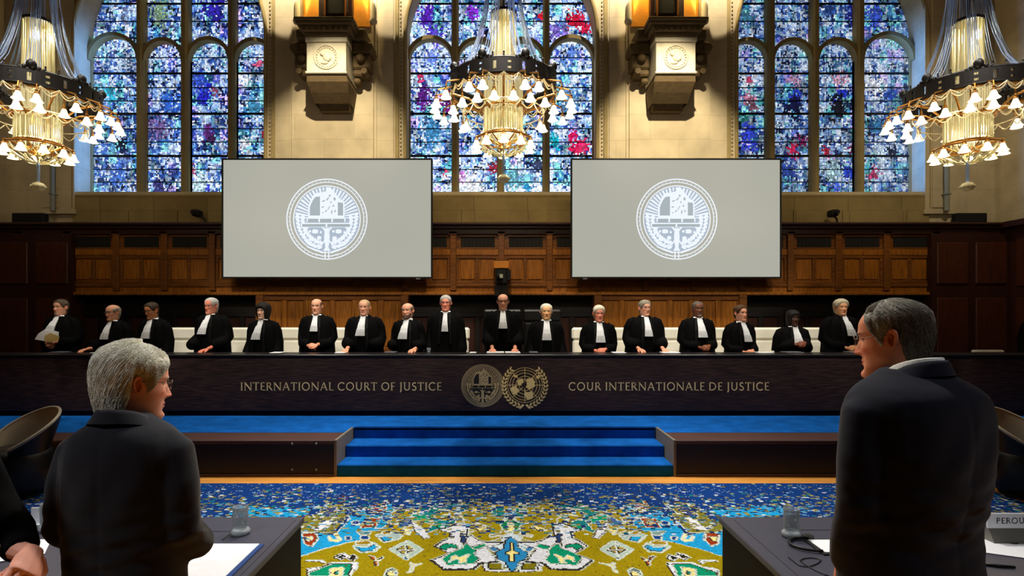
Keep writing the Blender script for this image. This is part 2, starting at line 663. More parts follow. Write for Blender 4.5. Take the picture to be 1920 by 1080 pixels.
# ------------------------------------------------------------------ stained glass windows
GLASS = attr_emit('stained_glass_panes', 1.0)
BLOBS = {0: [(205, 175, 14, (40, 160, 190)), (385, 178, 20, (30, 30, 190)), (400, 20, 26, (40, 30, 150)), (300, 20, 26, (120, 150, 120)),
             (485, 118, 9, (220, 90, 130)), (495, 250, 9, (150, 30, 60)), (395, 260, 12, (50, 20, 60)), (390, 250, 16, (90, 40, 120)),
             (360, 320, 9, (160, 70, 110)), (385, 352, 12, (60, 60, 200)), (300, 348, 16, (50, 50, 110)), (228, 270, 16, (14, 20, 40)),
             (375, 150, 20, (50, 80, 200)), (320, 190, 20, (40, 90, 190)), (285, 155, 10, (10, 20, 50)), (300, 240, 22, (110, 90, 150)),
             (405, 170, 9, (120, 60, 90)), (460, 270, 16, (230, 235, 250)), (475, 200, 22, (60, 130, 170)), (225, 320, 22, (60, 100, 190)),
             (375, 345, 26, (190, 225, 240)), (460, 150, 12, (240, 245, 255))],
         1: [(800, 30, 22, (80, 30, 170)), (815, 60, 18, (70, 50, 190)), (885, 24, 18, (120, 40, 190)), (1080, 35, 18, (190, 20, 50)),
             (1095, 55, 14, (190, 20, 60)), (1015, 30, 10, (200, 20, 40)), (790, 145, 8, (200, 50, 100)), (795, 180, 22, (90, 30, 130)),
             (838, 180, 12, (110, 20, 90)), (835, 205, 14, (100, 20, 110)), (1040, 265, 13, (20, 160, 180)), (1082, 278, 15, (220, 20, 80)),
             (1074, 255, 8, (190, 20, 80)), (1095, 275, 12, (210, 30, 90)), (868, 328, 10, (210, 130, 220)), (990, 350, 12, (30, 130, 180)),
             (810, 250, 26, (60, 130, 180)), (810, 110, 16, (90, 120, 220)), (1070, 110, 16, (70, 110, 200)), (1010, 305, 18, (50, 60, 90)),
             (960, 335, 22, (100, 170, 190)), (925, 315, 12, (150, 30, 60)), (835, 322, 8, (200, 60, 100)), (1065, 190, 26, (90, 140, 190)),
             (885, 355, 30, (240, 245, 255)), (960, 10, 20, (60, 90, 180)), (1045, 60, 18, (110, 90, 180))],
         2: [(1400, 155, 24, (225, 230, 245)), (1405, 185, 16, (190, 120, 150)), (1410, 200, 14, (130, 80, 100)), (1404, 150, 6, (180, 60, 100)),
             (1395, 225, 14, (30, 110, 110)), (1405, 250, 24, (50, 70, 220)), (1490, 178, 16, (40, 60, 200)), (1488, 198, 22, (10, 14, 60)),
             (1575, 178, 16, (30, 50, 200)), (1572, 200, 22, (6, 8, 24)), (1640, 160, 22, (230, 235, 250)), (1670, 180, 13, (30, 70, 180)),
             (1487, 282, 13, (200, 30, 80)), (1505, 265, 10, (120, 20, 80)), (1550, 283, 8, (170, 30, 60)), (1597, 283, 10, (90, 20, 60)),
             (1480, 320, 22, (40, 70, 160)), (1590, 320, 16, (30, 60, 190)), (1565, 353, 14, (60, 90, 220)), (1640, 325, 12, (190, 60, 110)),
             (1643, 235, 16, (40, 110, 160)), (1650, 290, 22, (200, 225, 245)), (1600, 30, 20, (20, 30, 140)), (1640, 35, 20, (50, 80, 200)),
             (1555, 20, 18, (30, 60, 120)), (1400, 30, 20, (60, 120, 150)), (1490, 150, 16, (200, 150, 190)), (1572, 148, 16, (210, 160, 190)),
             (1672, 285, 10, (12, 14, 26)), (1560, 320, 22, (170, 210, 220))]}
PAL = [(225, 236, 252), (160, 190, 232), (96, 142, 214), (52, 92, 180), (30, 60, 140), (14, 24, 74), (80, 150, 180), (120, 190, 200), (8, 12, 34), (190, 215, 245)]
PALP = {0: [.14, .13, .15, .17, .13, .11, .05, .02, .05, .05],
        1: [.22, .17, .12, .11, .08, .07, .06, .06, .05, .06],
        2: [.16, .16, .16, .12, .10, .09, .07, .05, .05, .04]}
rg = np.random.RandomState(5)
MULL = {0: [(253, 265), (336, 350), (424, 438)], 1: [(846, 859), (932, 945), (1019, 1031)], 2: [(1441, 1456), (1526, 1539), (1610, 1624)]}
MUL_Y0, MUL_Y1 = 10.80, YG + .06
for wi, cx in enumerate(WINX):
    win = bpy.data.objects.new('window_%d' % (wi + 1), None)
    COL.objects.link(win)
    win.location = (cx, YG, ZSILL)
    win['_w'] = [cx, YG, ZSILL]
    win['kind'] = 'structure'
    mx = [((W(a, 0, MUL_Y0).x + W(b, 0, MUL_Y0).x) / 2) for a, b in MULL[wi]]
    bounds = [cx - HALF] + mx + [cx + HALF]
    # panes of glass, one strip per light
    cs = .030
    for li in range(4):
        x0, x1 = bounds[li] + .01, bounds[li + 1] - .01
        nx = int((x1 - x0) / cs)
        dx = (x1 - x0) / nx
        zt = ZSPR + HALF
        nz = int((zt - ZSILL) / .032)
        gx = x0 + dx * np.arange(nx + 1)
        gz = ZSILL + .032 * np.arange(nz + 1)
        vs, fs, cc = [], [], []
        jit = (rg.rand(nz + 1, nx + 1, 2) - .5) * .026
        jit[:, 0, 0] = jit[:, -1, 0] = 0
        lo = rg.rand(nz // 5 + 3, nx // 4 + 3)
        iy_, ix_ = np.meshgrid(np.arange(nz) / 5.0, np.arange(nx) / 4.0, indexing='ij')
        ya_, xa_ = iy_.astype(int), ix_.astype(int)
        fy_, fx_ = iy_ - ya_, ix_ - xa_
        base = lo[ya_, xa_] * (1 - fy_) * (1 - fx_) + lo[ya_ + 1, xa_] * fy_ * (1 - fx_) + lo[ya_, xa_ + 1] * (1 - fy_) * fx_ + lo[ya_ + 1, xa_ + 1] * fy_ * fx_
        lo2 = rg.rand(nz // 7 + 3, nx // 5 + 3)
        hue = lo2[(np.arange(nz) // 7)[:, None], (np.arange(nx) // 5)[None, :]]
        # correlated choice of tones: short vertical shards
        pick = rg.choice(10, size=(nz, nx), p=PALP[wi])
        for k in range(1, nz):
            same = rg.rand(nx) < .33
            pick[k, same] = pick[k - 1, same]
        for k in range(1, nx):
            same = rg.rand(nz) < .22
            pick[same, k] = pick[same, k - 1]
        for iz in range(nz):
            for ix in range(nx):
                xm, zm = gx[ix] + dx / 2, gz[iz] + .016
                if zm > ZSPR and math.hypot(xm - cx, zm - ZSPR) > HALF + .02:
                    continue
                ppx, ppy = VX + xm * FPX / YG, VY - (zm - CAMZ) * FPX / YG
                c = np.array(PAL[pick[iz, ix]], dtype=float)
                b_ = base[iz, ix]
                if b_ > .55:
                    c = c + (np.array((228, 238, 252)) - c) * min(1, (b_ - .55) * 1.7)
                else:
                    c = c * (.52 + b_)
                if hue[iz, ix] > .86:
                    c = c * (.72, 1.03, .95)
                elif hue[iz, ix] < .08:
                    c = c * (1.0, .82, 1.03)
                # the pale heads of the lancets and the foot of each light
                if 80 < ppy < 132 and rg.rand() < .35:
                    c = c * .3 + np.array((215, 230, 250)) * .7
                if wi == 1 and ppy > 345 and rg.rand() < .6:
                    c = c * .2 + np.array((235, 242, 255)) * .8
                for (bx, by, br, bc) in BLOBS[wi]:
                    d = math.hypot((ppx - bx) * (1.15 if br > 14 else 1), (ppy - by) * .85) / br * (.7 + .6 * hue[iz, ix])
                    if d < 1.05 and rg.rand() < (1.25 - d) * .95:
                        j = .65 + .6 * rg.rand()
                        c = np.array(bc) * j
                c = np.clip(c * (.86 + .28 * rg.rand()) * (.93, .97, .78)[wi] , 0, 255)
                n = len(vs)
                e = .0018
                J = lambda a, b: (gx[b] + jit[a, b, 0], gz[a] + jit[a, b, 1])
                (ax, az), (bx_, bz), (cx_, cz_), (dx_, dz) = J(iz, ix), J(iz, ix + 1), J(iz + 1, ix + 1), J(iz + 1, ix)
                vs += [(ax + e, YG, az + e), (bx_ - e, YG, bz + e), (cx_ - e, YG, cz_ - e), (dx_ + e, YG, dz - e)]
                l = linv(c) * 1.65
                cc += [l] * 4
                fs.append((n, n + 1, n + 2, n + 3))
        g = MB()
        g.add(vs, fs)
        g.c = np.array(cc)
        g.build('stained_glass', GLASS, win, fix=False)
    # lead and iron bars
    mb = MB()
    for yb_, t in ((8, .03), (41, .014), (78 - 38, .0), (138.5, .035), (109, .012), (165, .014), (190, .014), (214, .04), (242, .014), (267, .014),
                   (293, .04), (318, .014), (342, .014)):
        if t:
            z = W(0, yb_, YG).z
            half = HALF if z < ZSPR else math.sqrt(max(0, HALF ** 2 - (z - ZSPR) ** 2))
            mb.box(cx - half, cx + half, YG - .03, YG - .005, z - t / 2, z + t / 2)
    for li in range(4):
        for f_ in (1 / 3, 2 / 3):
            x = bounds[li] + (bounds[li + 1] - bounds[li]) * f_
            zt = ZSPR + math.sqrt(HALF ** 2 - (x - cx) ** 2)
            mb.box(x - .0015, x + .0015, YG - .008, YG - .002, ZSILL, zt)
    mb.build('glazing_bar', LEAD, win)
    # stone mullions
    for (m_, (a, b)) in zip(mx, MULL[wi]):
        hw = (W(b, 0, MUL_Y0).x - W(a, 0, MUL_Y0).x) / 2
        zt = ZSPR + math.sqrt(HALF ** 2 - (m_ - cx) ** 2)
        q = MB()
        q.prism([(m_ - hw, MUL_Y0 + .06), (m_ - hw * .55, MUL_Y0), (m_ + hw * .55, MUL_Y0), (m_ + hw, MUL_Y0 + .06), (m_ + hw, MUL_Y1), (m_ - hw, MUL_Y1)], ZSILL - .02, zt + .05, axis='Z')
        q.build('mullion', STONE_T, win)
    # round heads of the four lancets
    for li in range(4):
        xa = bounds[li] + (0 if li == 0 else .05)
        xb = bounds[li + 1] - (0 if li == 3 else .05)
        c_, r_ = (xa + xb) / 2, (xb - xa) / 2
        zc = W(0, 118, YG).z
        q = MB()
        N = 20
        ro, ri = r_ + .05, r_ - .022
        for k in range(N):
            a0, a1 = PI * k / N, PI * (k + 1) / N
            P = []
            for a in (a0, a1):
                for rr in (ri, ro):
                    for yy in (MUL_Y0 + .04, MUL_Y1 - .02):
                        P.append((c_ + rr * math.cos(a), yy, zc + rr * math.sin(a)))
            q.add(P, [(0, 2, 6, 4), (1, 5, 7, 3), (0, 4, 5, 1), (2, 3, 7, 6)])
            if k in (0, N - 1):
                q.add(P, [(0, 1, 3, 2), (4, 6, 7, 5)])
        for sx in (-1, 1):
            x_ = c_ + sx * ri
            q.box(min(x_, x_ + sx * .03), max(x_, x_ + sx * .03), YG - .07, MUL_Y1 - .02, ZSILL, zc)
        q.build('lancet_arch', STONE_T, win, fix=False)

# blue area lights added inside the outer windows stand in for daylight on jambs
for sx, cx in ((-1, WINX[0]), (1, WINX[2])):
    a_ = area('window_daylight', (cx + sx * 1.2, YG - .3, 5.4), (cx + sx * 1.8, YG - .32, 5.4), .25, 20, (.12, .34, 1.0), size_y=3.6, spread=120)

# ------------------------------------------------------------------ oak panelling of the back wall
ZC1, ZC0 = W(0, 419, YP).z, W(0, 440, YP).z
ZLEDGE = W(0, 549, YP).z
S = FPX / YP
BX0 = W(940, 0, YP).x
BP = 90.2 / S


def panel_bay(mb, x0, x1, z0, z1, y, n=2, fr=.07, m_f=0, m_p=1):
    """frame of stiles and rails around sunk raised panels"""
    mb.box(x0, x1, y + .03, y + .06, z0, z1, m_p)
    mb.bbox(x0, x1, y, y + .04, z1 - fr, z1, .006, 2)
    mb.bbox(x0, x1, y, y + .04, z0, z0 + fr, .006, 2)
    w = (x1 - x0 - fr * (n + 1)) / n
    for i in range(n + 1):
        xa = x0 + i * (w + fr)
        mb.bbox(xa, xa + fr, y, y + .04, z0 + fr, z1 - fr, .006, m_f)
    for i in range(n):
        xa = x0 + fr + i * (w + fr)
        mb.bbox(xa + .022, xa + w - .022, y + .012, y + .032, z0 + fr + .022, z1 - fr - .022, .014, m_p)


OAKS = [OAK_H, OAK, OAK_H, mat('grille_black', (10, 9, 8), .8), mat('grille_bar', (26, 20, 14), .7)]
mb = MB()
for k in range(-10, 10):
    xa, xb = BX0 + k * BP, BX0 + (k + 1) * BP
    # grille row
    zg1, zg0 = W(0, 441, YP).z, W(0, 467, YP).z
    mb.box(xa, xb, YP + .02, YP + .06, zg0, zg1, 0)
    mb.box(xa + .14, xb - .12, YP + .005, YP + .03, W(0, 464, YP).z, W(0, 444, YP).z, 3)
    for j in range(9):
        x = xa + .17 + j * (BP - .32) / 8
        mb.box(x, x + .012, YP - .002, YP + .01, W(0, 464, YP).z, W(0, 444, YP).z, 4)
    mb.bbox(xa + .1, xb - .08, YP - .012, YP + .02, W(0, 467, YP).z, W(0, 464, YP).z, .004, 0)
    mb.bbox(xa + .1, xb - .08, YP - .012, YP + .02, W(0, 444, YP).z, W(0, 441, YP).z, .004, 0)
    # rail, then double panels, then base rail
    mb.bbox(xa, xb, YP - .01, YP + .04, W(0, 479, YP).z, zg0, .01, 1)
    panel_bay(mb, xa + .05, xb - .05, W(0, 532, YP).z, W(0, 479, YP).z, YP, 2, .055, 0, 1)
    mb.bbox(xa, xb, YP - .012, YP + .04, W(0, 538, YP).z, W(0, 532, YP).z, .01, 0)
    mb.box(xa, xb, YP + .01, YP + .05, ZLEDGE, W(0, 538, YP).z, 1)
    # slim pilaster between bays
    mb.bbox(xa - .055, xa + .055, YP - .035, YP + .03, W(0, 545, YP).z, ZC0, .008, 0)
    mb.bbox(xa - .07, xa + .07, YP - .05, YP + .03, W(0, 441, YP).z, W(0, 434, YP).z, .008, 0)
struct(mb.build('trim_30', OAKS))
mb = MB()
mb.bbox(XL, XR, YP - .16, YW, ZC1 - .05, ZC1, .015)
mb.bbox(XL, XR, YP - .11, YW, ZC1 - .11, ZC1 - .05, .02)
mb.bbox(XL, XR, YP - .05, YW, ZC0, ZC1 - .11, .01)
struct(mb.build('trim_31', OAK_D))
mb = MB()
mb.bbox(XL, XR, YP - .06, YP + .3, ZLEDGE - .045, ZLEDGE + .012, .01)
struct(mb.build('trim_32', OAK))
# lower zone: lit panelled blocks and dark recesses between
mb = MB()
zb = .405
for rng in ((-5, -2), (2, 5)):
    for k in range(rng[0], rng[1]):
        xa, xb = BX0 + k * BP, BX0 + (k + 1) * BP
        panel_bay(mb, xa, xb, W(0, 650, YP).z - .1, ZLEDGE - .05, YP - .02, 2, .085, 1, 1)
        mb.box(xa, xb, YP - .02, YP + .3, zb, W(0, 650, YP).z - .1, 0)
    for x in (BX0 + rng[0] * BP, BX0 + rng[1] * BP):
        mb.bbox(x - .07, x + .07, YP - .07, YP + .3, zb, ZLEDGE - .045, .01, 0)
struct(mb.build('trim_33', OAKS))
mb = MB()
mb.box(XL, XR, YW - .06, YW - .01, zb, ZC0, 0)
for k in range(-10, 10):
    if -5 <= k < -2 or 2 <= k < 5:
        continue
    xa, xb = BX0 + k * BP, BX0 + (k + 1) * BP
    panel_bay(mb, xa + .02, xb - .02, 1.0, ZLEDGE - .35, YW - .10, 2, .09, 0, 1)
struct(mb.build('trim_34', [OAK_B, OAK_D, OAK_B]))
# side walls: dark panelling, and the deep corner blocks
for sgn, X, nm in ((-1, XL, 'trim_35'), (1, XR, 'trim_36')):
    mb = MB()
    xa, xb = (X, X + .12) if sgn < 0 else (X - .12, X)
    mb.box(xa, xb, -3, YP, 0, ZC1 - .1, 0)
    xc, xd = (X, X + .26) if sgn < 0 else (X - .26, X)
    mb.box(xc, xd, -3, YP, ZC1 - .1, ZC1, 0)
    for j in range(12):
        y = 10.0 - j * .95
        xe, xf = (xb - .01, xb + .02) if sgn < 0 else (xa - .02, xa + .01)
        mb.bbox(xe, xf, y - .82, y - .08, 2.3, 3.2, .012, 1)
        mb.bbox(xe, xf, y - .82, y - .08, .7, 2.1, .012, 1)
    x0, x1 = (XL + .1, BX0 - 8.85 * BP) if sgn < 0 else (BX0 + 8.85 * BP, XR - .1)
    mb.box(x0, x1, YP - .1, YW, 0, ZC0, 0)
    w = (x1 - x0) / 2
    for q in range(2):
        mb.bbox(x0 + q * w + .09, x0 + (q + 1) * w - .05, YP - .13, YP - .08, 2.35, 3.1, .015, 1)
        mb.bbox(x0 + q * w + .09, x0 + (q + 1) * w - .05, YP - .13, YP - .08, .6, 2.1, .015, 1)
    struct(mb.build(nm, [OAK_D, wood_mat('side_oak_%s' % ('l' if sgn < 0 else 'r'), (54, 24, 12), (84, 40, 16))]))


# ------------------------------------------------------------------ stone corbels below the galleries
def corbel(pc, label):
    """centre at photo x pc"""
    Yf = 9.75
    cx = W(pc, 0, Yf + .1).x
    rt = thing('stone_corbel', label, 'corbel', (cx, YW, W(0, 214, YW).z), 0, 'carved corbels on the piers')
    s = FPX / Yf
    zz = lambda py: CAMZ - (py - VY) / s
    hw = 37 / s
    q = MB()
    q.bbox(cx - hw, cx + hw, Yf, YW - .08, zz(137), zz(80), .008)
    q.bbox(cx - hw - .02, cx + hw + .02, Yf - .02, YW - .08, zz(79), zz(70), .01)
    q.bbox(cx - hw - .02, cx + hw + .02, Yf - .02, YW - .08, zz(138), zz(134), .01)
    q.build('medallion_block', STONE_C, rt)
    # raised head medallion
    q = MB()
    zc = zz(107)
    N = 40
    rr = 22 / s
    q.tube([(cx + rr * math.cos(2 * PI * k / N), Yf - .004, zc + rr * math.sin(2 * PI * k / N)) for k in range(N)], .016, 6, closed=True)
    for k in range(22):
        a = 2 * PI * k / 22
        q.ball((cx + rr * .82 * math.cos(a), Yf - .003, zc + rr * .82 * math.sin(a)), .02, 6, 4)
    q.ball((cx + .01, Yf, zc + .01), .085, 14, 10, sc=(.85, .4, 1.0))
    q.ball((cx - .05, Yf - .01, zc + .06), .06, 10, 8, sc=(1, .5, .8))
    q.ball((cx + .06, Yf - .01, zc - .02), .035, 10, 8, sc=(1, .7, 1.1))
    q.ball((cx - .03, Yf, zc - .10), .06, 10, 8, sc=(1.2, .5, .5))
    q.ball((cx + .04, Yf - .01, zc - .06), .02, 8, 6)
    q.build('head_medallion', STONE_C, rt, smooth=True)
    # cornice with dentils
    q = MB()
    for k, (a, b, e) in enumerate(((70, 62, .03), (62, 52, .09), (52, 46, .14), (46, 40, .17))):
        q.bbox(cx - hw - e, cx + hw + e, Yf - e, YW - .08, zz(a), zz(b), .012)
    for k in range(9):
        x = cx - hw - .06 + k * (2 * hw + .12) / 8
        q.bbox(x - .02, x + .02, Yf - .12, Yf - .05, zz(60), zz(54), .006)
    q.build('cornice', STONE_D, rt)
    # tapering console below
    q = MB()
    prof = [(hw * 1.0, Yf + .02, zz(138)), (hw * 1.06, Yf + .06, zz(150)), (hw * .98, Yf + .2, zz(165)), (hw * .92, Yf + .36, zz(180)), (hw * .95, Yf + .37, W(0, 190, YW - .2).z),
            (hw * .8, Yf + .45, W(0, 200, YW - .2).z), (hw * .78, Yf + .5, W(0, 212, YW - .15).z)]
    q.loft([[(cx - w, y, z), (cx + w, y, z), (cx + w, YW - .08, z), (cx - w, YW - .08, z)] for (w, y, z) in prof])
    q.tube([(cx - hw, Yf + .1, zz(143)), (cx + hw, Yf + .1, zz(143))], .06, 10)
    q.build('console', STONE_D, rt)
    # flanking carved brackets
    for sx in (-1, 1):
        q = MB()
        xa = cx + sx * (hw + .02)
        for (w, z1, z0, d) in ((.26, 40, 62, .22), (.36, 62, 84, .30), (.32, 84, 112, .34), (.24, 112, 125, .36), (.12, 125, 137, .42)):
            x1 = xa + sx * w
            q.bbox(min(xa, x1), max(xa, x1), Yf + d, YW - .08, zz(z0), zz(z1), .03)
        q.tube([(xa + sx * .3, Yf + .26, zz(75)), (xa + sx * .3, YW - .1, zz(75))], .075, 10)
        q.tube([(xa + sx * .22, Yf + .3, zz(118)), (xa + sx * .22, YW - .1, zz(118))], .055, 10)
        q.ball((xa + sx * .16, Yf + .28, zz(95)), .075, 10, 8)
        q.build('side_bracket', STONE_D, rt)


corbel(615, 'carved stone corbel with a head medallion, left of the middle window')
corbel(1264, 'carved stone corbel with a head medallion, right of the middle window')

# orange lit gallery niches above the corbels
ORANGE = mat('orange_gallery_wall', (240, 158, 24), .7, var=.2, vscale=6)
for ni, pc in enumerate((626, 1252)):
    cx = W(pc, 0, 10.2).x
    rt = thing('gallery_niche', 'orange lit gallery niche above the %s corbel' % ('left' if ni == 0 else 'right'), 'gallery', (cx, YW, 7.0), 0, 'gallery niches')
    z0 = W(0, 40, 10.2).z
    q = MB()
    q.box(cx - .62, cx + .62, YW - .12, YW - .095, z0, ZTOP - .1)
    q.build('niche_back', ORANGE, rt)
    q = MB()
    q.bbox(cx - .30, cx + .32, YW - .24, YW - .12, z0, ZTOP - .2, .01, 0)
    q.bbox(cx - .22, cx + .24, YW - .26, YW - .23, z0 + .16, ZTOP - .3, .02, 1)
    for sx in (-1, 1):
        q.box(cx + .01 + sx * .19 - .015, cx + .01 + sx * .19 + .015, YW - .275, YW - .25, z0 + .12, ZTOP - .3, 2)
    q.build('dark_panel', [OAK_D, BLACKM, OAK], rt)
    for sx in (-1, 1):
        q = MB()
        q.lathe([(.06, z0), (.075, z0 + .04), (.06, z0 + .08), (.055, ZTOP - .1)], (cx + sx * .70, YW - .22, 0), 12)
        q.build('shaft', STONE_C, rt, smooth=True)
    for sx in (-1, 1):
        l = bpy.data.lights.new('niche_lamp', 'POINT')
        l.energy = 44
        l.color = (1, .74, .34)
        l.shadow_soft_size = .04
        lo = bpy.data.objects.new('niche_lamp', l)
        COL.objects.link(lo)
        lo.location = (cx + sx * .46, YW - .35, ZTOP - .55)
    for sx in (-1, 1):
        spot('pier_uplight', (cx + sx * .95, YW - .8, 8.3), (cx + sx * .95, YW, 7.85), 150, 62, (1, .87, .68), .15, .02)

# ------------------------------------------------------------------ dais with recessed steps
ZD = .405
YF = 6.22
XA, XB = -1.81, 1.93
mb = MB()
for (a, b) in ((-9.2, XA - .012), (XB + .012, 9.2)):
    mb.box(a, b, YF + .02, 10.4, 0, ZD - .03, 0)
mb.box(XA - .012, XB + .012, 6.95, 10.4, 0, ZD - .03, 0)
struct(mb.build('dais', DAISD))
mb = MB()
mb.box(-9.2, XA - .012, 6.63, 10.4, ZD - .03, ZD, 0)
mb.box(XB + .012, 9.2, 6.63, 10.4, ZD - .03, ZD, 0)
mb.box(XA - .012, XB + .012, 6.93, 10.4, ZD - .03, ZD, 0)
c_ = mb.build('dais_carpet', BLUE)
struct(c_)
mb = MB()
for (a, b) in ((-9.2, XA - .03), (XB + .03, 9.2)):
    mb.bbox(a, b, YF, 6.63, ZD - .045, ZD, .008, 0)          # wooden border of the dais
    mb.box(a, b, YF + .005, YF + .03, .03, ZD - .045, 1)
    mb.bbox(a, b, YF - .012, YF + .03, 0, .03, .004, 2)
for px in (548, 593):
    for py in (832, 881):
        p = W(px, py, YF)
        mb.ball((p.x, YF, p.z), .014, 8, 6, 3)
struct(mb.build('trim_40', [DAISW, DAISD, DAISW, GREY]))
mb = MB()
for sx, x in ((-1, XA), (1, XB)):
    xa, xb = (x - .03, x) if sx < 0 else (x, x + .03)
    mb.bbox(xa, xb, YF - .005, 6.93, 0, ZD + .004, .004)
struct(mb.build('trim_41', CHEEK))
mb = MB()
for k, yf in enumerate((YF, 6.56, 6.93)):
    if k < 2:
        yn = (6.56, 6.93)[k]
        mb.bbox(XA, XB, yf, yn + .02, 0, .135 * (k + 1), .012)
    else:
        mb.bbox(XA, XB, yf, yf + .06, 0, ZD, .012)
struct(mb.build('dais_steps', BLUE))

# ------------------------------------------------------------------ patterned carpet
NAVY, CY, OL, WH, GR, RD, CRM, BK, BL2, TEAL = ((18, 56, 124), (30, 150, 208), (150, 132, 12), (214, 216, 226), (10, 140, 104), (146, 52, 20), (236, 220, 140), (24, 20, 24), (40, 130, 186), (20, 120, 120))


def cA(*p):
    return [(560 + x / 6, 900 + y / 6) for x, y in p]


def cB(*p):
    return [(800 + x / 5.683, 890 + y / 5.683) for x, y in p]


def ell(cx, cy, rx, ry, n=14):
    return [(cx + rx * math.cos(2 * PI * k / n), cy + ry * math.sin(2 * PI * k / n)) for k in range(n)]


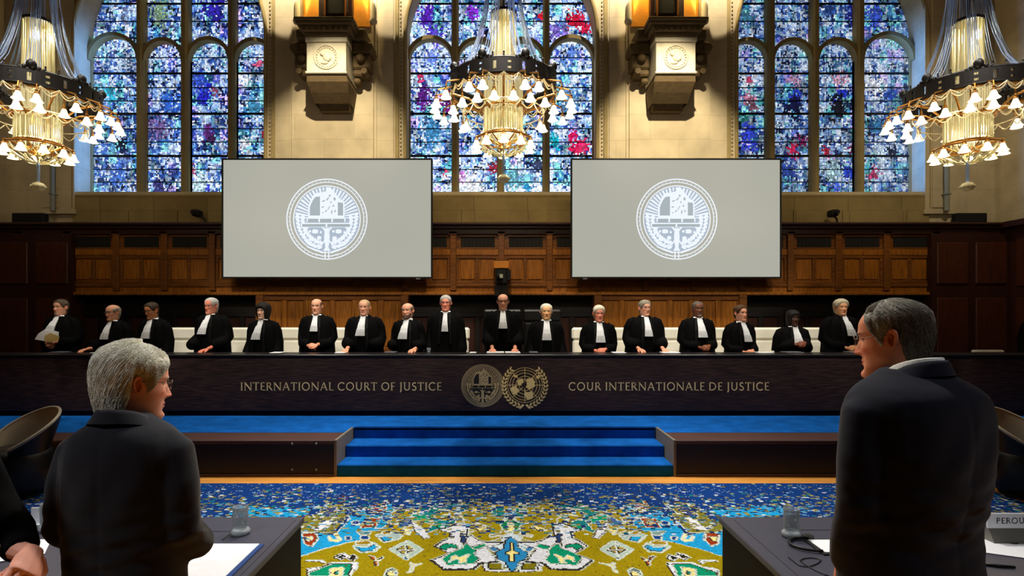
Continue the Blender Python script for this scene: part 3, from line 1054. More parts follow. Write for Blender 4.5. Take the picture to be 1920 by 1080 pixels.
POLY = [
    ([(560, 938), (640, 948), (700, 955), (760, 955), (800, 958), (850, 950), (958, 948), (958, 1200), (300, 1200), (300, 1060), (500, 1050), (560, 1046), (610, 1030), (665, 1016), (680, 990), (745, 960)], OL),
    (cA((-1200, 420), (-600, 560), (75, 600), (240, 610), (400, 640), (480, 560), (560, 480), (600, 400), (640, 350), (740, 340), (800, 400), (960, 400), (1000, 300), (1100, 280), (1110, 340), (1050, 440), (1000, 520), (900, 590),
        (700, 600), (720, 660), (690, 700), (560, 720), (420, 760), (250, 800), (75, 862), (-300, 960), (-700, 1000), (-1500, 900)), CY),
    (cA((-700, 300), (150, 340), (120, 400), (-100, 470), (-800, 420)), CY),
    (cA((75, 460), (200, 400), (300, 290), (560, 285), (545, 430), (440, 560), (380, 612), (75, 605), (-200, 560)), (120, 116, 40)),
    (cA((110, 520), (200, 560), (330, 460), (430, 430), (330, 560), (210, 590), (130, 560)), WH),
    (cA((280, 410), (340, 330), (440, 310), (520, 340), (440, 380), (330, 440)), (60, 70, 120)),
    (cA((650, 590), (820, 600), (800, 640), (700, 640)), (120, 150, 150)),
    (cA((690, 558), (760, 455), (870, 440), (925, 440), (865, 552)), RD),
    (cA((740, 530), (770, 495), (820, 480), (850, 500), (835, 528)), (200, 180, 110)),
    (cA((800, 350), (830, 290), (930, 270), (1005, 280), (965, 372), (850, 365)), RD),
    (cA((880, 320), (930, 300), (960, 320), (920, 345)), (170, 170, 120)),
    (cA((380, 260), (440, 230), (520, 225), (600, 150), (620, 170), (560, 240), (480, 258)), RD),
    (cA((60, 615), (205, 615), (220, 690), (140, 775), (70, 740)), WH),
    (cA((40, 622), (195, 622), (208, 688), (135, 765), (60, 735)), RD),
    (cA((60, 660), (155, 655), (150, 690), (80, 715)), CRM),
    (cA((340, 640), (380, 690), (450, 690), (390, 620), (440, 620), (480, 690), (440, 715), (350, 710), (330, 660)), CRM),
    (cA((520, 655), (590, 655), (585, 695), (525, 695)), NAVY),
    (cA((610, 370), (680, 370), (680, 430), (610, 420)), NAVY),
    (cA((610, 480), (690, 480), (680, 530), (610, 520)), NAVY),
    (cA((940, 420), (1080, 440), (1010, 490), (950, 460)), NAVY),
    (cA((1010, 360), (1090, 370), (1060, 400), (1000, 400)), NAVY),
    (cA((690, 650), (800, 640), (780, 690), (700, 690)), NAVY),
    # curls
    (cA((605, 755), (760, 765), (850, 720), (915, 770), (850, 830), (700, 840), (620, 790)), (150, 180, 170)),
    (cA((640, 770), (780, 780), (850, 740), (890, 770), (830, 812), (700, 825)), CY),
    (cA((640, 720), (760, 700), (830, 720), (780, 750), (640, 745)), (150, 120, 30)),
    (cA((860, 635), (1040, 600), (1180, 640), (1120, 690), (960, 725), (900, 680)), (160, 180, 180)),
    (cA((910, 650), (1030, 650), (1060, 690), (960, 712)), CY),
    (cA((930, 600), (1000, 590), (1050, 620), (960, 635)), (150, 120, 30)),
    (cA((1040, 480), (1080, 425), (1130, 450), (1110, 500), (1160, 560), (1260, 540), (1300, 460), (1330, 500), (1300, 560), (1240, 640), (1120, 600), (1060, 560)), (164, 140, 10)),
    (cA((1130, 490), (1250, 430), (1310, 450), (1250, 530), (1170, 540)), (70, 100, 160)),
    (cA((1180, 560), (1240, 570), (1300, 570), (1230, 640)), CRM),
    (cA((1010, 800), (1150, 730), (1240, 700), (1400, 800), (1270, 880), (1190, 920), (1100, 860)), (170, 190, 180)),
    (cA((1090, 800), (1170, 760), (1230, 750), (1310, 800), (1230, 840), (1170, 850)), (168, 150, 60)),
    (cA((1190, 700), (1215, 700), (1215, 930), (1170, 910), (1195, 860)), (30, 90, 120)),
    (cA((1110, 805), (1310, 795), (1310, 812), (1110, 820)), WH),
    (cA((380, 890), (450, 850), (520, 840), (560, 880), (620, 850), (650, 900), (590, 935), (520, 900), (450, 920)), WH),
    (cA((420, 885), (470, 860), (510, 870), (480, 905), (430, 905)), BK),
    (cA((540, 900), (590, 865), (625, 880), (600, 920), (560, 925)), BK),
    (cA((770, 870), (840, 880), (860, 920), (940, 880), (930, 900), (880, 940), (870, 985), (840, 980), (840, 930)), (176, 80, 12)),
    (cA((850, 915), (900, 915), (900, 935), (850, 935)), CRM),
    (cA((80, 920), (260, 920), (290, 940), (260, 965), (240, 945), (80, 938)), WH),
    (cA((75, 1020), (240, 1000), (360, 945), (650, 945), (645, 990), (570, 1100), (75, 1100)), WH),
    (cA((100, 1060), (370, 965), (590, 965), (545, 1080), (540, 1100), (90, 1100)), GR),
    (cA((330, 1020), (490, 1000), (470, 1100), (330, 1100)), CRM),
    (cA((390, 1050), (430, 1040), (430, 1090), (385, 1090)), GR),
    (cA((1240, 945), (1300, 970), (1410, 950), (1330, 980), (1270, 1000), (1260, 1060), (1200, 1065), (1240, 1020)), (210, 205, 170)),
    (cA((960, 1030), (1040, 1010), (1090, 1040), (1080, 1100), (940, 1100)), (90, 110, 110)),
    (cA((975, 1060), (1060, 1040), (1060, 1100), (970, 1100)), CRM),
    # upper green ground and blossom
    (cB((-120, 460), (-40, 420), (100, 330), (200, 335), (380, 300), (390, 440), (330, 480), (280, 590), (120, 600), (0, 640), (100, 500), (-60, 520)), TEAL),
    (cB((-160, 420), (-60, 440), (60, 480), (40, 540), (-40, 520), (-140, 500)), GR),
    (cB((110, 545), (270, 550), (280, 600), (130, 600)), GR),
    (cB((80, 440), (170, 410), (230, 360), (310, 400), (320, 460), (250, 520), (130, 490)), OL),
    (cB((180, 440), (260, 425), (260, 460), (190, 465)), CRM),
    (cB((-160, 500), (-20, 600), (30, 690), (-30, 700), (-120, 620)), WH),
    (cB((350, 400), (430, 320), (520, 300), (700, 310), (780, 330), (840, 440), (780, 700), (640, 735), (500, 690), (430, 600), (400, 500)), OL),
    (cB((740, 380), (860, 380), (880, 460), (780, 470), (700, 420)), TEAL),
    (cB((350, 370), (420, 360), (430, 400), (360, 410)), WH),
    (cB((520, 370), (590, 370), (590, 410), (520, 410)), CRM),
    (cB((830, 440), (960, 440), (960, 520), (850, 520)), (60, 70, 110)),
    # white border, green medallion with a creature
    (cB((25, 930), (230, 858), (75, 780), (175, 712), (235, 690), (255, 640), (120, 600), (200, 585), (330, 530), (460, 540), (450, 620), (440, 690), (480, 655), (560, 712), (640, 730), (815, 730), (830, 770), (700, 800), (640, 810), (760, 950), (570, 975), (490, 1035), (170, 1040)), BK),
    (cB((50, 928), (240, 858), (90, 780), (182, 722), (245, 690), (262, 640), (135, 600), (205, 592), (335, 538), (450, 550), (438, 620), (428, 700), (478, 665), (560, 722), (640, 740), (810, 740), (820, 762), (700, 800), (640, 810), (745, 940), (560, 960), (480, 1022), (182, 1027)), WH),
    (cB((150, 915), (235, 850), (380, 800), (380, 770), (430, 755), (520, 825), (500, 860), (550, 920), (490, 970), (210, 988)), GR),
    (cB((130, 790), (190, 750), (320, 765), (330, 805), (250, 790), (200, 825)), GR),
    (cB((475, 790), (610, 748), (640, 778), (560, 812), (500, 815)), GR),
    (cB((225, 955), (255, 890), (300, 878), (345, 905), (435, 862), (450, 872), (415, 905), (400, 958), (330, 962), (345, 925), (300, 915)), CRM),
    (cB((360, 640), (410, 640), (420, 740), (370, 740)), (40, 60, 110)),
    (cB((370, 740), (400, 740), (370, 800)), (180, 110, 80)),
    (cB((460, 545), (600, 540), (680, 570), (660, 600), (540, 620), (450, 590)), (150, 130, 30)),
    (cB((540, 590), (620, 570), (670, 560), (600, 620), (545, 615)), CRM),
    (cB((660, 660), (760, 640), (840, 650), (820, 690), (760, 670), (690, 690)), (190, 190, 170)),
    (cB((580, 960), (600, 1050), (860, 1060), (860, 1035), (640, 1035), (620, 985), (640, 960)), WH),
    (cB((640, 965), (790, 960), (800, 1030), (650, 1030)), (120, 112, 20)),
    # middle stem: leaf, blue medallion, cross
    (cB((900, 480), (780, 540), (820, 600), (860, 620), (900, 640)), (20, 120, 70)),
    (cB((905, 640), (860, 640), (790, 700), (815, 740), (740, 770), (650, 800), (690, 830), (740, 930), (800, 980), (850, 1050), (905, 1062)), (200, 214, 226)),
    (cB((905, 670), (890, 680), (830, 730), (820, 800), (720, 850), (750, 920), (830, 950), (840, 990), (880, 1050), (905, 1052)), BL2),
    (cB((640, 790), (740, 790), (770, 830), (700, 840)), (60, 120, 170)),
    (cB((905, 530), (872, 530), (870, 622), (905, 622)), CRM),
    (cB((905, 742), (882, 742), (882, 825), (825, 850), (830, 866), (875, 868), (875, 945), (905, 945)), CRM),
]
SYMX = 958.4


def in_poly(px, py, poly):
    r = np.zeros(px.shape, dtype=bool)
    n = len(poly)
    for i in range(n):
        x1, y1 = poly[i]
        x2, y2 = poly[(i + 1) % n]
        if y1 == y2:
            continue
        c = ((py < y1) != (py < y2)) & (px < (x2 - x1) * (py - y1) / (y2 - y1) + x1)
        r ^= c
    return r


def build_carpet():
    cx, cy = .0125, .0125
    X0, X1, Y0, Y1 = -5.0, 5.0, 3.0, 5.94
    nx, ny = int((X1 - X0) / cx), int((Y1 - Y0) / cy)
    rs = np.random.RandomState(3)
    gx = X0 + cx * (np.arange(nx) + .5)
    gy = Y0 + cy * (np.arange(ny) + .5)
    GX, GY = np.meshgrid(gx, gy)
    # the woven blocks: far motifs dissolve into short dashes
    far = np.clip((GY - 4.72) / 1.0, 0, 1)
    bx = (GX / .036).astype(int)
    by = (GY / .026).astype(int)
    h1 = rs.rand(400, 400)
    h2 = rs.rand(400, 400)
    h3 = rs.rand(400, 400)
    ia, ib = (bx + 150) % 400, (by * 3 + bx * 0 + 50) % 400
    jx = (h1[ia, ib] - .5)
    jy = (h2[ia, ib] - .5)
    sx = SYMX
    symX = (SYMX - VX) * 4.2 / FPX
    x = -np.abs(GX - symX) + symX + jx * .16 * far
    y = GY + jy * .26 * far
    px = VX + x * FPX / y + (SYMX - (VX + symX * FPX / y))
    py = VY + CAMZ * FPX / y
    img = np.zeros((ny, nx, 3))
    img[:] = NAVY
    lab = np.zeros((ny, nx), dtype=int)
    for k, (poly, c) in enumerate(POLY):
        m = in_poly(px, py, poly)
        img[m] = c
        lab[m] = k + 1
    # woven outlines, pale or dark, where two grounds meet
    edge = np.zeros((ny, nx), dtype=bool)
    edge[:, 1:] |= lab[:, 1:] != lab[:, :-1]
    edge[1:, :] |= lab[1:, :] != lab[:-1, :]
    pale = edge & (lab % 3 != 0)
    keepw = (img.sum(-1) > 600) & edge
    img[edge & ~pale] = (44, 40, 44)
    img[pale] = (196, 204, 196)
    img[keepw & (rs.rand(ny, nx) < .6)] = (60, 50, 40)
    # dissolve to the navy border at the far edge with scattered dashes
    d = np.clip((GY - 4.95) / .85, 0, 1)
    h = h3[ia, ib]
    m = h < d ** 1.1 * .9
    img[m] = NAVY
    hh = rs.rand(400, 400)[(bx * 7 + 11) % 400, (by * 5 + bx) % 400]
    dens = .40 * np.clip((GY - 4.45) / .35, 0, 1) * (1 - .78 * np.clip((GY - 5.15) / .7, 0, 1))
    m = hh < dens
    cols = np.array([(136, 126, 52), (200, 208, 220), (24, 50, 100), (28, 60, 120), (150, 146, 90), (24, 110, 120), (22, 40, 80), (98, 150, 190), (112, 106, 60)])
    pick = (h1[ib, ia] * 9).astype(int)
    img[m] = cols[pick[m]]
    # slight wear and tuft variation, single stray tufts
    st = rs.rand(ny, nx)
    img[st < .008] = (90, 70, 20)
    img[(st > .97) & (GY > 4.6)] = (150, 170, 200)
    img *= (.92 + .16 * rs.rand(ny, nx))[..., None]
    vx = X0 + cx * np.arange(nx + 1)
    vy = Y0 + cy * np.arange(ny + 1)
    VXg, VYg = np.meshgrid(vx, vy)
    co = np.stack([VXg, VYg, np.full_like(VXg, .012)], -1).reshape(-1, 3)
    me = bpy.data.meshes.new('patterned_carpet')
    nv = co.shape[0]
    idx = np.arange(ny * nx).reshape(ny, nx)
    r_, c__ = np.divmod(idx, nx)
    a = r_ * (nx + 1) + c__
    quads = np.stack([a, a + 1, a + nx + 2, a + nx + 1], -1).reshape(-1, 4)
    # rim down to the floor
    me.vertices.add(nv)
    me.vertices.foreach_set('co', co.ravel())
    nf = quads.shape[0]
    me.loops.add(nf * 4)
    me.loops.foreach_set('vertex_index', quads.ravel())
    me.polygons.add(nf)
    me.polygons.foreach_set('loop_start', np.arange(nf) * 4)
    me.polygons.foreach_set('loop_total', np.full(nf, 4))
    me.update(calc_edges=True)
    ca = me.color_attributes.new('Col', 'FLOAT_COLOR', 'CORNER')
    cc = np.ones((nf, 4, 4), dtype=np.float32)
    cc[:, :, :3] = linv(np.clip(img.reshape(-1, 3), 0, 255))[:, None, :]
    ca.data.foreach_set('color', cc.ravel())
    me.materials.append(mat('knotted_wool_pile', (255, 255, 255), .95, attr='Col', bump=.5, bscale=300, spec=.05))
    o = bpy.data.objects.new('patterned_carpet', me)
    COL.objects.link(o)
    q = MB()
    q.box(X0, X1, Y0, Y1, .001, .0115)
    b = q.build('carpet_backing', mat('carpet_backing_navy', NAVY, .95), o, fix=True)
    tag(o, 'large blue, olive and green patterned carpet in front of the dais steps', 'carpet')


build_carpet()


# ================================================================== emblems and lettering
def ring2(q, cx, cz, r0, r1, y0, y1, n=64, m=0, a0=0, a1=2 * PI):
    full = abs(a1 - a0 - 2 * PI) < 1e-6
    q.count += 1
    y0 -= q.step * (q.count % 19)
    N = n if full else max(2, int(n * (a1 - a0) / (2 * PI)))
    vs, fs = [], []
    for k in range(N + (0 if full else 1)):
        a = a0 + (a1 - a0) * k / N
        for r in (r0, r1):
            for y in (y0, y1):
                vs.append((cx + r * math.cos(a), y, cz + r * math.sin(a)))
    M = len(vs) // 4
    for k in range(N):
        a, b = 4 * k, 4 * ((k + 1) % M)
        fs += [(a, a + 2, b + 2, b), (a + 1, b + 1, b + 3, a + 3), (a, b, b + 1, a + 1), (a + 2, a + 3, b + 3, b + 2)]
    q.add(vs, fs, m)


def leaf(q, cx, cz, ang, ln, wd, y0, y1, m=0):
    c, s = math.cos(ang), math.sin(ang)
    pts = [(-.5, 0), (-.2, .5), (.2, .45), (.5, 0), (.2, -.45), (-.2, -.5)]
    q.prism([(cx + (u * ln) * c - (v * wd) * s, cz + (u * ln) * s + (v * wd) * c) for u, v in pts], y0, y1, m)


def court_seal(q, cx, cz, R_, y, t=.002, m=0, mg=1):
    """m the line colour, mg the ground showing between the lines"""
    q.step = t * .9 / 19
    P = lambda pts: [(cx + a * R_, cz + b * R_) for a, b in pts]
    y0, y1 = y - t, y
    yg0, yg1 = y - 2 * t, y - t
    for r0, r1 in ((.972, 1.0), (.90, .92), (.81, .835)):
        ring2(q, cx, cz, r0 * R_, r1 * R_, y0, y1, 72, m)
    for k in range(56):
        a = 2 * PI * (k + .5) / 56
        if abs(math.degrees(a) - 270) > 12:
            leaf(q, cx + .94 * R_ * math.cos(a), cz + .94 * R_ * math.sin(a), a + 1.57, .05 * R_, .012 * R_, y0, y1, m)
    for k in range(27):
        a = R(4 + 172 * k / 26)
        c, s = math.cos(a), math.sin(a)
        w = .018 + .008 * (k % 2)
        q.prism(P([(.46 * c + w * .6 * s, .46 * s - w * .6 * c), (.79 * c + w * s, .79 * s - w * c), (.79 * c - w * s, .79 * s + w * c), (.46 * c - w * .6 * s, .46 * s + w * .6 * c)]), y0, y1, m)
    # ruined column blocks and seated figure
    q.prism(P([(-.46, .03), (-.46, .30), (-.38, .52), (-.30, .64), (-.12, .66), (.06, .80), (.16, .70), (.30, .52), (.43, .43), (.44, .03)]), y0, y1, m)
    q.prism(P([(-.42, .09), (-.42, .30), (-.35, .46), (-.28, .55), (-.17, .56), (-.17, .09)]), yg0, yg1, mg)
    q.prism(P([(.27, .09), (.27, .42), (.40, .40), (.40, .09)]), yg0, yg1, mg)
    for (a, b, w, h) in ((-.05, .70, .03, .05), (.07, .58, .05, .03), (-.08, .45, .03, .05), (.02, .50, .03, .06), (.1, .42, .03, .03), (-.1, .3, .03, .04), (.05, .28, .02, .07), (.16, .33, .04, .03), (-.02, .2, .03, .04), (.12, .18, .03, .06), (.19, .5, .05, .05), (-.1, .16, .02, .03), (.2, .2, .03, .04)):
        leaf(q, cx + a * R_, cz + b * R_, .8 + a * 5, h * 2 * R_, w * R_, yg0, yg1, mg)
    # masonry courses
    q.prism(P([(-.50, .03), (.46, .03), (.46, -.07), (-.50, -.07)]), y0, y1, m)
    q.prism(P([(-.64, -.09), (.60, -.09), (.60, -.20), (-.64, -.20)]), y0, y1, m)
    for (a, b) in ((-.47, -.21), (-.17, .11), (.15, .43)):
        q.prism(P([(a, .01), (b, .01), (b, -.09), (a, -.09)]), yg0, yg1, mg)
    for (a, b) in ((-.61, -.03), (.01, .57)):
        q.prism(P([(a, -.12), (b, -.12), (b, -.19), (a, -.19)]), yg0, yg1, mg)
    # two hemispheres
    for sx in (-1, 1):
        x = sx * .29
        ring2(q, cx + x * R_, cz - .40 * R_, .25 * R_, .285 * R_, y0, y1, 36, m)
        for (a, b, w, h) in ((0, .1, .13, .09), (-.1, -.08, .1, .1), (.1, -.06, .09, .08), (.02, -.17, .08, .04), (-.13, .1, .05, .05), (.14, .08, .04, .05)):
            q.prism([(cx + (x + a + w * u) * R_, cz + (-.40 + b + h * v) * R_) for u, v in ((-.6, -.4), (-.2, -.6), (.5, -.5), (.6, .3), (.1, .6), (-.5, .5))], y0, y1, m)
    q.prism(P([(-.05, -.22), (.05, -.22), (.07, -.45), (.04, -.7), (.09, -.78), (-.09, -.78), (-.04, -.7), (-.07, -.45)]), y0, y1, m)
    for sx in (-1, 1):
        for k in range(12):
            a = R(-90 + sx * (14 + 7.4 * k))
            for rr, tw in ((.60, .9), (.72, -.7)):
                leaf(q, cx + rr * R_ * math.cos(a), cz + rr * R_ * math.sin(a), a + PI / 2 * sx + tw * sx, .15 * R_, .07 * R_, y0, y1, m)
        q.prism(P([(sx * .03, -.79), (sx * .06, -.79), (sx * .06, -.965), (sx * .03, -.965)]), y0, y1, m)
        q.prism(P([(sx * .1, -.80), (sx * .5, -.66), (sx * .48, -.70), (sx * .1, -.85)]), y0, y1, m)
        q.prism(P([(sx * .09, -.90), (sx * .3, -.84), (sx * .3, -.87), (sx * .09, -.93)]), y0, y1, m)


def world_emblem(q, cx, cz, R_, y, t=.002, m=0):
    q.step = t * .45 / 19
    rl = random.Random(4)
    y0, y1 = y - t, y
    for r in (.24, .38, .52, .64, .74):
        ring2(q, cx, cz, (r - .010) * R_, (r + .010) * R_, y0, y1, 56, m)
    for k in range(8):
        a = PI * k / 4
        c, s = math.cos(a), math.sin(a)
        w = .011
        q.prism([(cx + (.12 * c + w * s) * R_, cz + (.12 * s - w * c) * R_), (cx + (.74 * c + w * s) * R_, cz + (.74 * s - w * c) * R_), (cx + (.74 * c - w * s) * R_, cz + (.74 * s + w * c) * R_), (cx + (.12 * c - w * s) * R_, cz + (.12 * s + w * c) * R_)], y0, y1, m)
    yy0 = y - t * 1.5
    lands = [[(-.28, .18), (-.08, .24), (-.04, .08), (-.18, -.02), (-.26, .02)], [(.05, .2), (.22, .26), (.38, .12), (.34, -.06), (.2, -.14), (.04, -.08), (.06, .06)],
             [(-.5, -.1), (-.28, -.04), (-.22, -.2), (-.3, -.36), (-.44, -.3)], [(.0, -.22), (.3, -.22), (.3, -.42), (.12, -.52), (.02, -.4)],
             [(.36, .3), (.5, .38), (.52, .24), (.42, .2)], [(-.42, .3), (-.3, .4), (-.26, .28)]]
    for p in lands:
        pj = []
        for i_, a_ in enumerate(p):
            b_ = p[(i_ + 1) % len(p)]
            for u_ in (0, .33, .66):
                w_ = .035 if u_ else .0
                pj.append((a_[0] + (b_[0] - a_[0]) * u_ + (rl.random() - .5) * w_ * 2, a_[1] + (b_[1] - a_[1]) * u_ + (rl.random() - .5) * w_ * 2))
        p = pj
        q.prism([(cx + a * 1.2 * R_, cz + b * 1.2 * R_) for a, b in p], yy0, y1, m)
    for sx in (-1, 1):
        for k in range(13):
            a = R(-90 + sx * (18 + 10.2 * k))
            for rr, tw in ((.83, .6), (.95, -.5)):
                leaf(q, cx + rr * R_ * math.cos(a), cz + (rr * math.sin(a) - .02) * R_, a + sx * (PI / 2 + tw) if sx > 0 else a - (PI / 2 + tw), .18 * R_, .075 * R_, y0, y1, m)
        q.prism([(cx + sx * a * R_, cz + b * R_) for a, b in ((.02, -.86), (.1, -.8), (.26, -.98), (.2, -1.02))], y0, y1, m)


def arcp(cx, cz, rx, rz, a0, a1, n=12):
    return [(cx + rx * math.cos(R(a0 + (a1 - a0) * k / n)), cz + rz * math.sin(R(a0 + (a1 - a0) * k / n))) for k in range(n + 1)]


TH, TN = .13, .075
GLY = {
    'I': (.26, [([(.13, 0), (.13, 1)], TH), ([(.02, .02), (.24, .02)], .05), ([(.02, .98), (.24, .98)], .05)]),
    'N': (.86, [([(.12, 0), (.12, 1)], TN), ([(.10, .98), (.76, .02)], TH), ([(.76, 0), (.76, 1)], TN), ([(0, .98), (.16, .98)], .05), ([(.66, .98), (.86, .98)], .05), ([(.02, .02), (.22, .02)], .05)]),
    'T': (.66, [([(.33, 0), (.33, 1)], TH), ([(.0, .96), (.66, .96)], TN), ([(.2, .02), (.46, .02)], .05), ([(.02, .96), (.02, .84)], .05), ([(.64, .96), (.64, .84)], .05)]),
    'E': (.52, [([(.12, 0), (.12, 1)], TH), ([(.05, .96), (.5, .96)], TN), ([(.12, .52), (.44, .52)], TN), ([(.05, .04), (.52, .04)], TN)]),
    'F': (.50, [([(.12, 0), (.12, 1)], TH), ([(.05, .96), (.5, .96)], TN), ([(.12, .5), (.42, .5)], TN), ([(.0, .02), (.25, .02)], .05)]),
    'R': (.66, [([(.12, 0), (.12, 1)], TH), ([(.1, .96), (.28, .96)] + arcp(.28, .74, .2, .22, 90, -90) + [(.12, .52)], TN), ([(.28, .52), (.64, .02)], TH), ([(.0, .02), (.24, .02)], .05)]),
    'A': (.80, [([(.06, 0), (.39, 1)], TN), ([(.39, 1), (.73, 0)], TH), ([(.18, .36), (.62, .36)], TN), ([(0, .02), (.15, .02)], .05), ([(.62, .02), (.82, .02)], .05)]),
    'L': (.52, [([(.12, 0), (.12, 1)], TH), ([(.05, .04), (.52, .04)], TN), ([(0, .98), (.25, .98)], .05)]),
    'O': (.90, [(arcp(.45, .5, .38, .47, 0, 360, 26), .115)]),
    'C': (.78, [(arcp(.45, .5, .38, .47, 45, 315, 20), .12)]),
    'U': (.80, [([(.14, 1), (.14, .36)] + arcp(.40, .36, .26, .32, 180, 360) + [(.66, 1)], .11), ([(.02, .98), (.26, .98)], .05), ([(.56, .98), (.76, .98)], .05)]),
    'J': (.30, [([(.18, 1), (.18, .02)] + arcp(.02, .0, .16, .22, 0, -70, 6), .13), ([(.06, .98), (.30, .98)], .05)]),
    'S': (.52, [(arcp(.28, .74, .19, .21, 40, 270, 14) + arcp(.24, .26, .21, .24, 90, -150, 14), .115)]),
    'D': (.84, [([(.12, 0), (.12, 1)], TH), ([(.05, .96), (.3, .96)] + arcp(.3, .5, .44, .46, 90, -90, 16) + [(.05, .04)], .1)]),
    'P': (.58, [([(.12, 0), (.12, 1)], TH), ([(.1, .96), (.28, .96)] + arcp(.28, .72, .22, .24, 90, -90) + [(.12, .48)], TN)]),
    ' ': (.20, []),
}


def text_mesh(q, txt, x0, x1, z0, h, y, t=.003, m=0, words=None):
    sp = .13
    tot = sum(GLY[c][0] for c in txt) + sp * (len(txt) - 1)
    sx = (x1 - x0) / tot
    x = x0
    for ch in txt:
        adv, st = GLY[ch]
        if words is not None and (ch == ' ' or not words):
            q = MB()
            words.append(q)
        for pts, w in st:
            P = [(x + a * sx, z0 + b * h) for a, b in pts]
            wz = w * h * .5
            L, Rr = [], []
            for i, p in enumerate(P):
                a = P[max(0, i - 1)]
                b = P[min(len(P) - 1, i + 1)]
                dx, dz = b[0] - a[0], b[1] - a[1]
                l = math.hypot(dx, dz) or 1
                nx_, nz_ = -dz / l, dx / l
                L.append((p[0] + nx_ * wz, p[1] + nz_ * wz))
                Rr.append((p[0] - nx_ * wz, p[1] - nz_ * wz))
            for i in range(len(P) - 1):
                q.prism([L[i], L[i + 1], Rr[i + 1], Rr[i]], y - t, y, m)
        x += (adv + sp) * sx


# ------------------------------------------------------------------ screens
def screen_mat(name, c, strength):
    return mat(name, (30, 30, 32), .35, emit=c, estr=strength * 1.12)


SCR = screen_mat('lit_screen_grey', (180, 180, 168), .80)
SCR_IN = screen_mat('lit_screen_bluegrey', (160, 172, 178), .95)
SCR_W = screen_mat('lit_screen_white', (226, 234, 244), 1.0)
YS = 9.85
for (a, b, lab) in ((416, 811, 'left'), (1070, 1465, 'right')):
    p0, p1 = W(a, 522, YS), W(b, 297, YS)
    cx = (p0.x + p1.x) / 2
    rt = thing('projection_screen', 'wide wall screen showing a round white court seal, on the %s side' % lab, 'screen', (cx, YS, p0.z), 0, None)
    q = MB()
    f = .028
    q.bbox(p0.x, p1.x, YS - .02, YS + .06, p0.z, p0.z + f, .006)
    q.bbox(p0.x, p1.x, YS - .02, YS + .06, p1.z - f, p1.z, .006)
    q.bbox(p0.x, p0.x + f, YS - .02, YS + .06, p0.z + f, p1.z - f, .006)
    q.bbox(p1.x - f, p1.x, YS - .02, YS + .06, p0.z + f, p1.z - f, .006)
    q.box(p0.x + .01, p1.x - .01, YS + .02, YS + .05, p0.z + .01, p1.z - .01)
    q.build('frame', BLACK, rt)
    q = MB()
    q.box(p0.x + f, p1.x - f, YS, YS + .02, p0.z + f, p1.z - f)
    q.build('display', SCR, rt)
    c = W(613 if lab == 'left' else 1269, 411, YS)
    q = MB()
    n0 = len(q.v)
    ring2(q, c.x, c.z, .0, .80 * 76 / (FPX / YS), YS - .0012, YS - .0002, 64, 2)
    court_seal(q, c.x, c.z, 76 / (FPX / YS), YS - .0013, .0012, 0, 1)
    q.build('court_seal', [SCR_W, SCR_IN, screen_mat('lit_seal_ground', (166, 180, 196), .95)], rt, fix=False)
    for x in (p0.x + .8, p1.x - .8):
        q = MB()
        q.bbox(x - .06, x + .06, YS + .05, YW, p0.z + .9, p0.z + 1.1, .01)
        q.build('wall_bracket', BLACK, rt)
    q = MB()
    x = p1.x - .25 if lab == 'left' else p0.x + .25
    q.bbox(x - .04, x + .04, YS - .022, YS + .02, p0.z - .02, p0.z + .002, .004)
    q.build('sensor', GREY, rt)

# ------------------------------------------------------------------ judges' bench
YB = 7.71
ZBT = W(0, 665, YB).z


def bench_mat():
    m = bpy.data.materials.new('dark_woven_bench_front')
    m.use_nodes = True
    nt = m.node_tree
    b = nt.nodes['Principled BSDF']
    b.inputs['Roughness'].default_value = .55
    b.inputs['Specular IOR Level'].default_value = .35
    tc = nt.nodes.new('ShaderNodeTexCoord')
    out = None
    for (ang, sc_) in ((28, 3.0), (-35, 5.0)):
        mp = nt.nodes.new('ShaderNodeMapping')
        mp.inputs['Rotation'].default_value = (0, R(ang), 0)
        mp.inputs['Scale'].default_value = (1.2, 1, 22)
        wv = nt.nodes.new('ShaderNodeTexNoise')
        wv.inputs['Scale'].default_value = sc_
        wv.inputs['Detail'].default_value = 5
        nt.links.new(tc.outputs['Object'], mp.inputs['Vector'])
        nt.links.new(mp.outputs[0], wv.inputs['Vector'])
        if out is None:
            out = wv.outputs['Fac']
        else:
            mu = nt.nodes.new('ShaderNodeMath')
            mu.operation = 'MULTIPLY'
            nt.links.new(out, mu.inputs[0])
            nt.links.new(wv.outputs['Fac'], mu.inputs[1])
            out = mu.outputs[0]
    cr = nt.nodes.new('ShaderNodeValToRGB')
    cr.color_ramp.elements[0].position = .18
    cr.color_ramp.elements[0].color = (*lin((30, 20, 21)), 1)
    cr.color_ramp.elements[1].position = .42
    cr.color_ramp.elements[1].color = (*lin((82, 57, 51)), 1)
    nt.links.new(out, cr.inputs['Fac'])
    nt.links.new(cr.outputs['Color'], b.inputs['Base Color'])
    return m


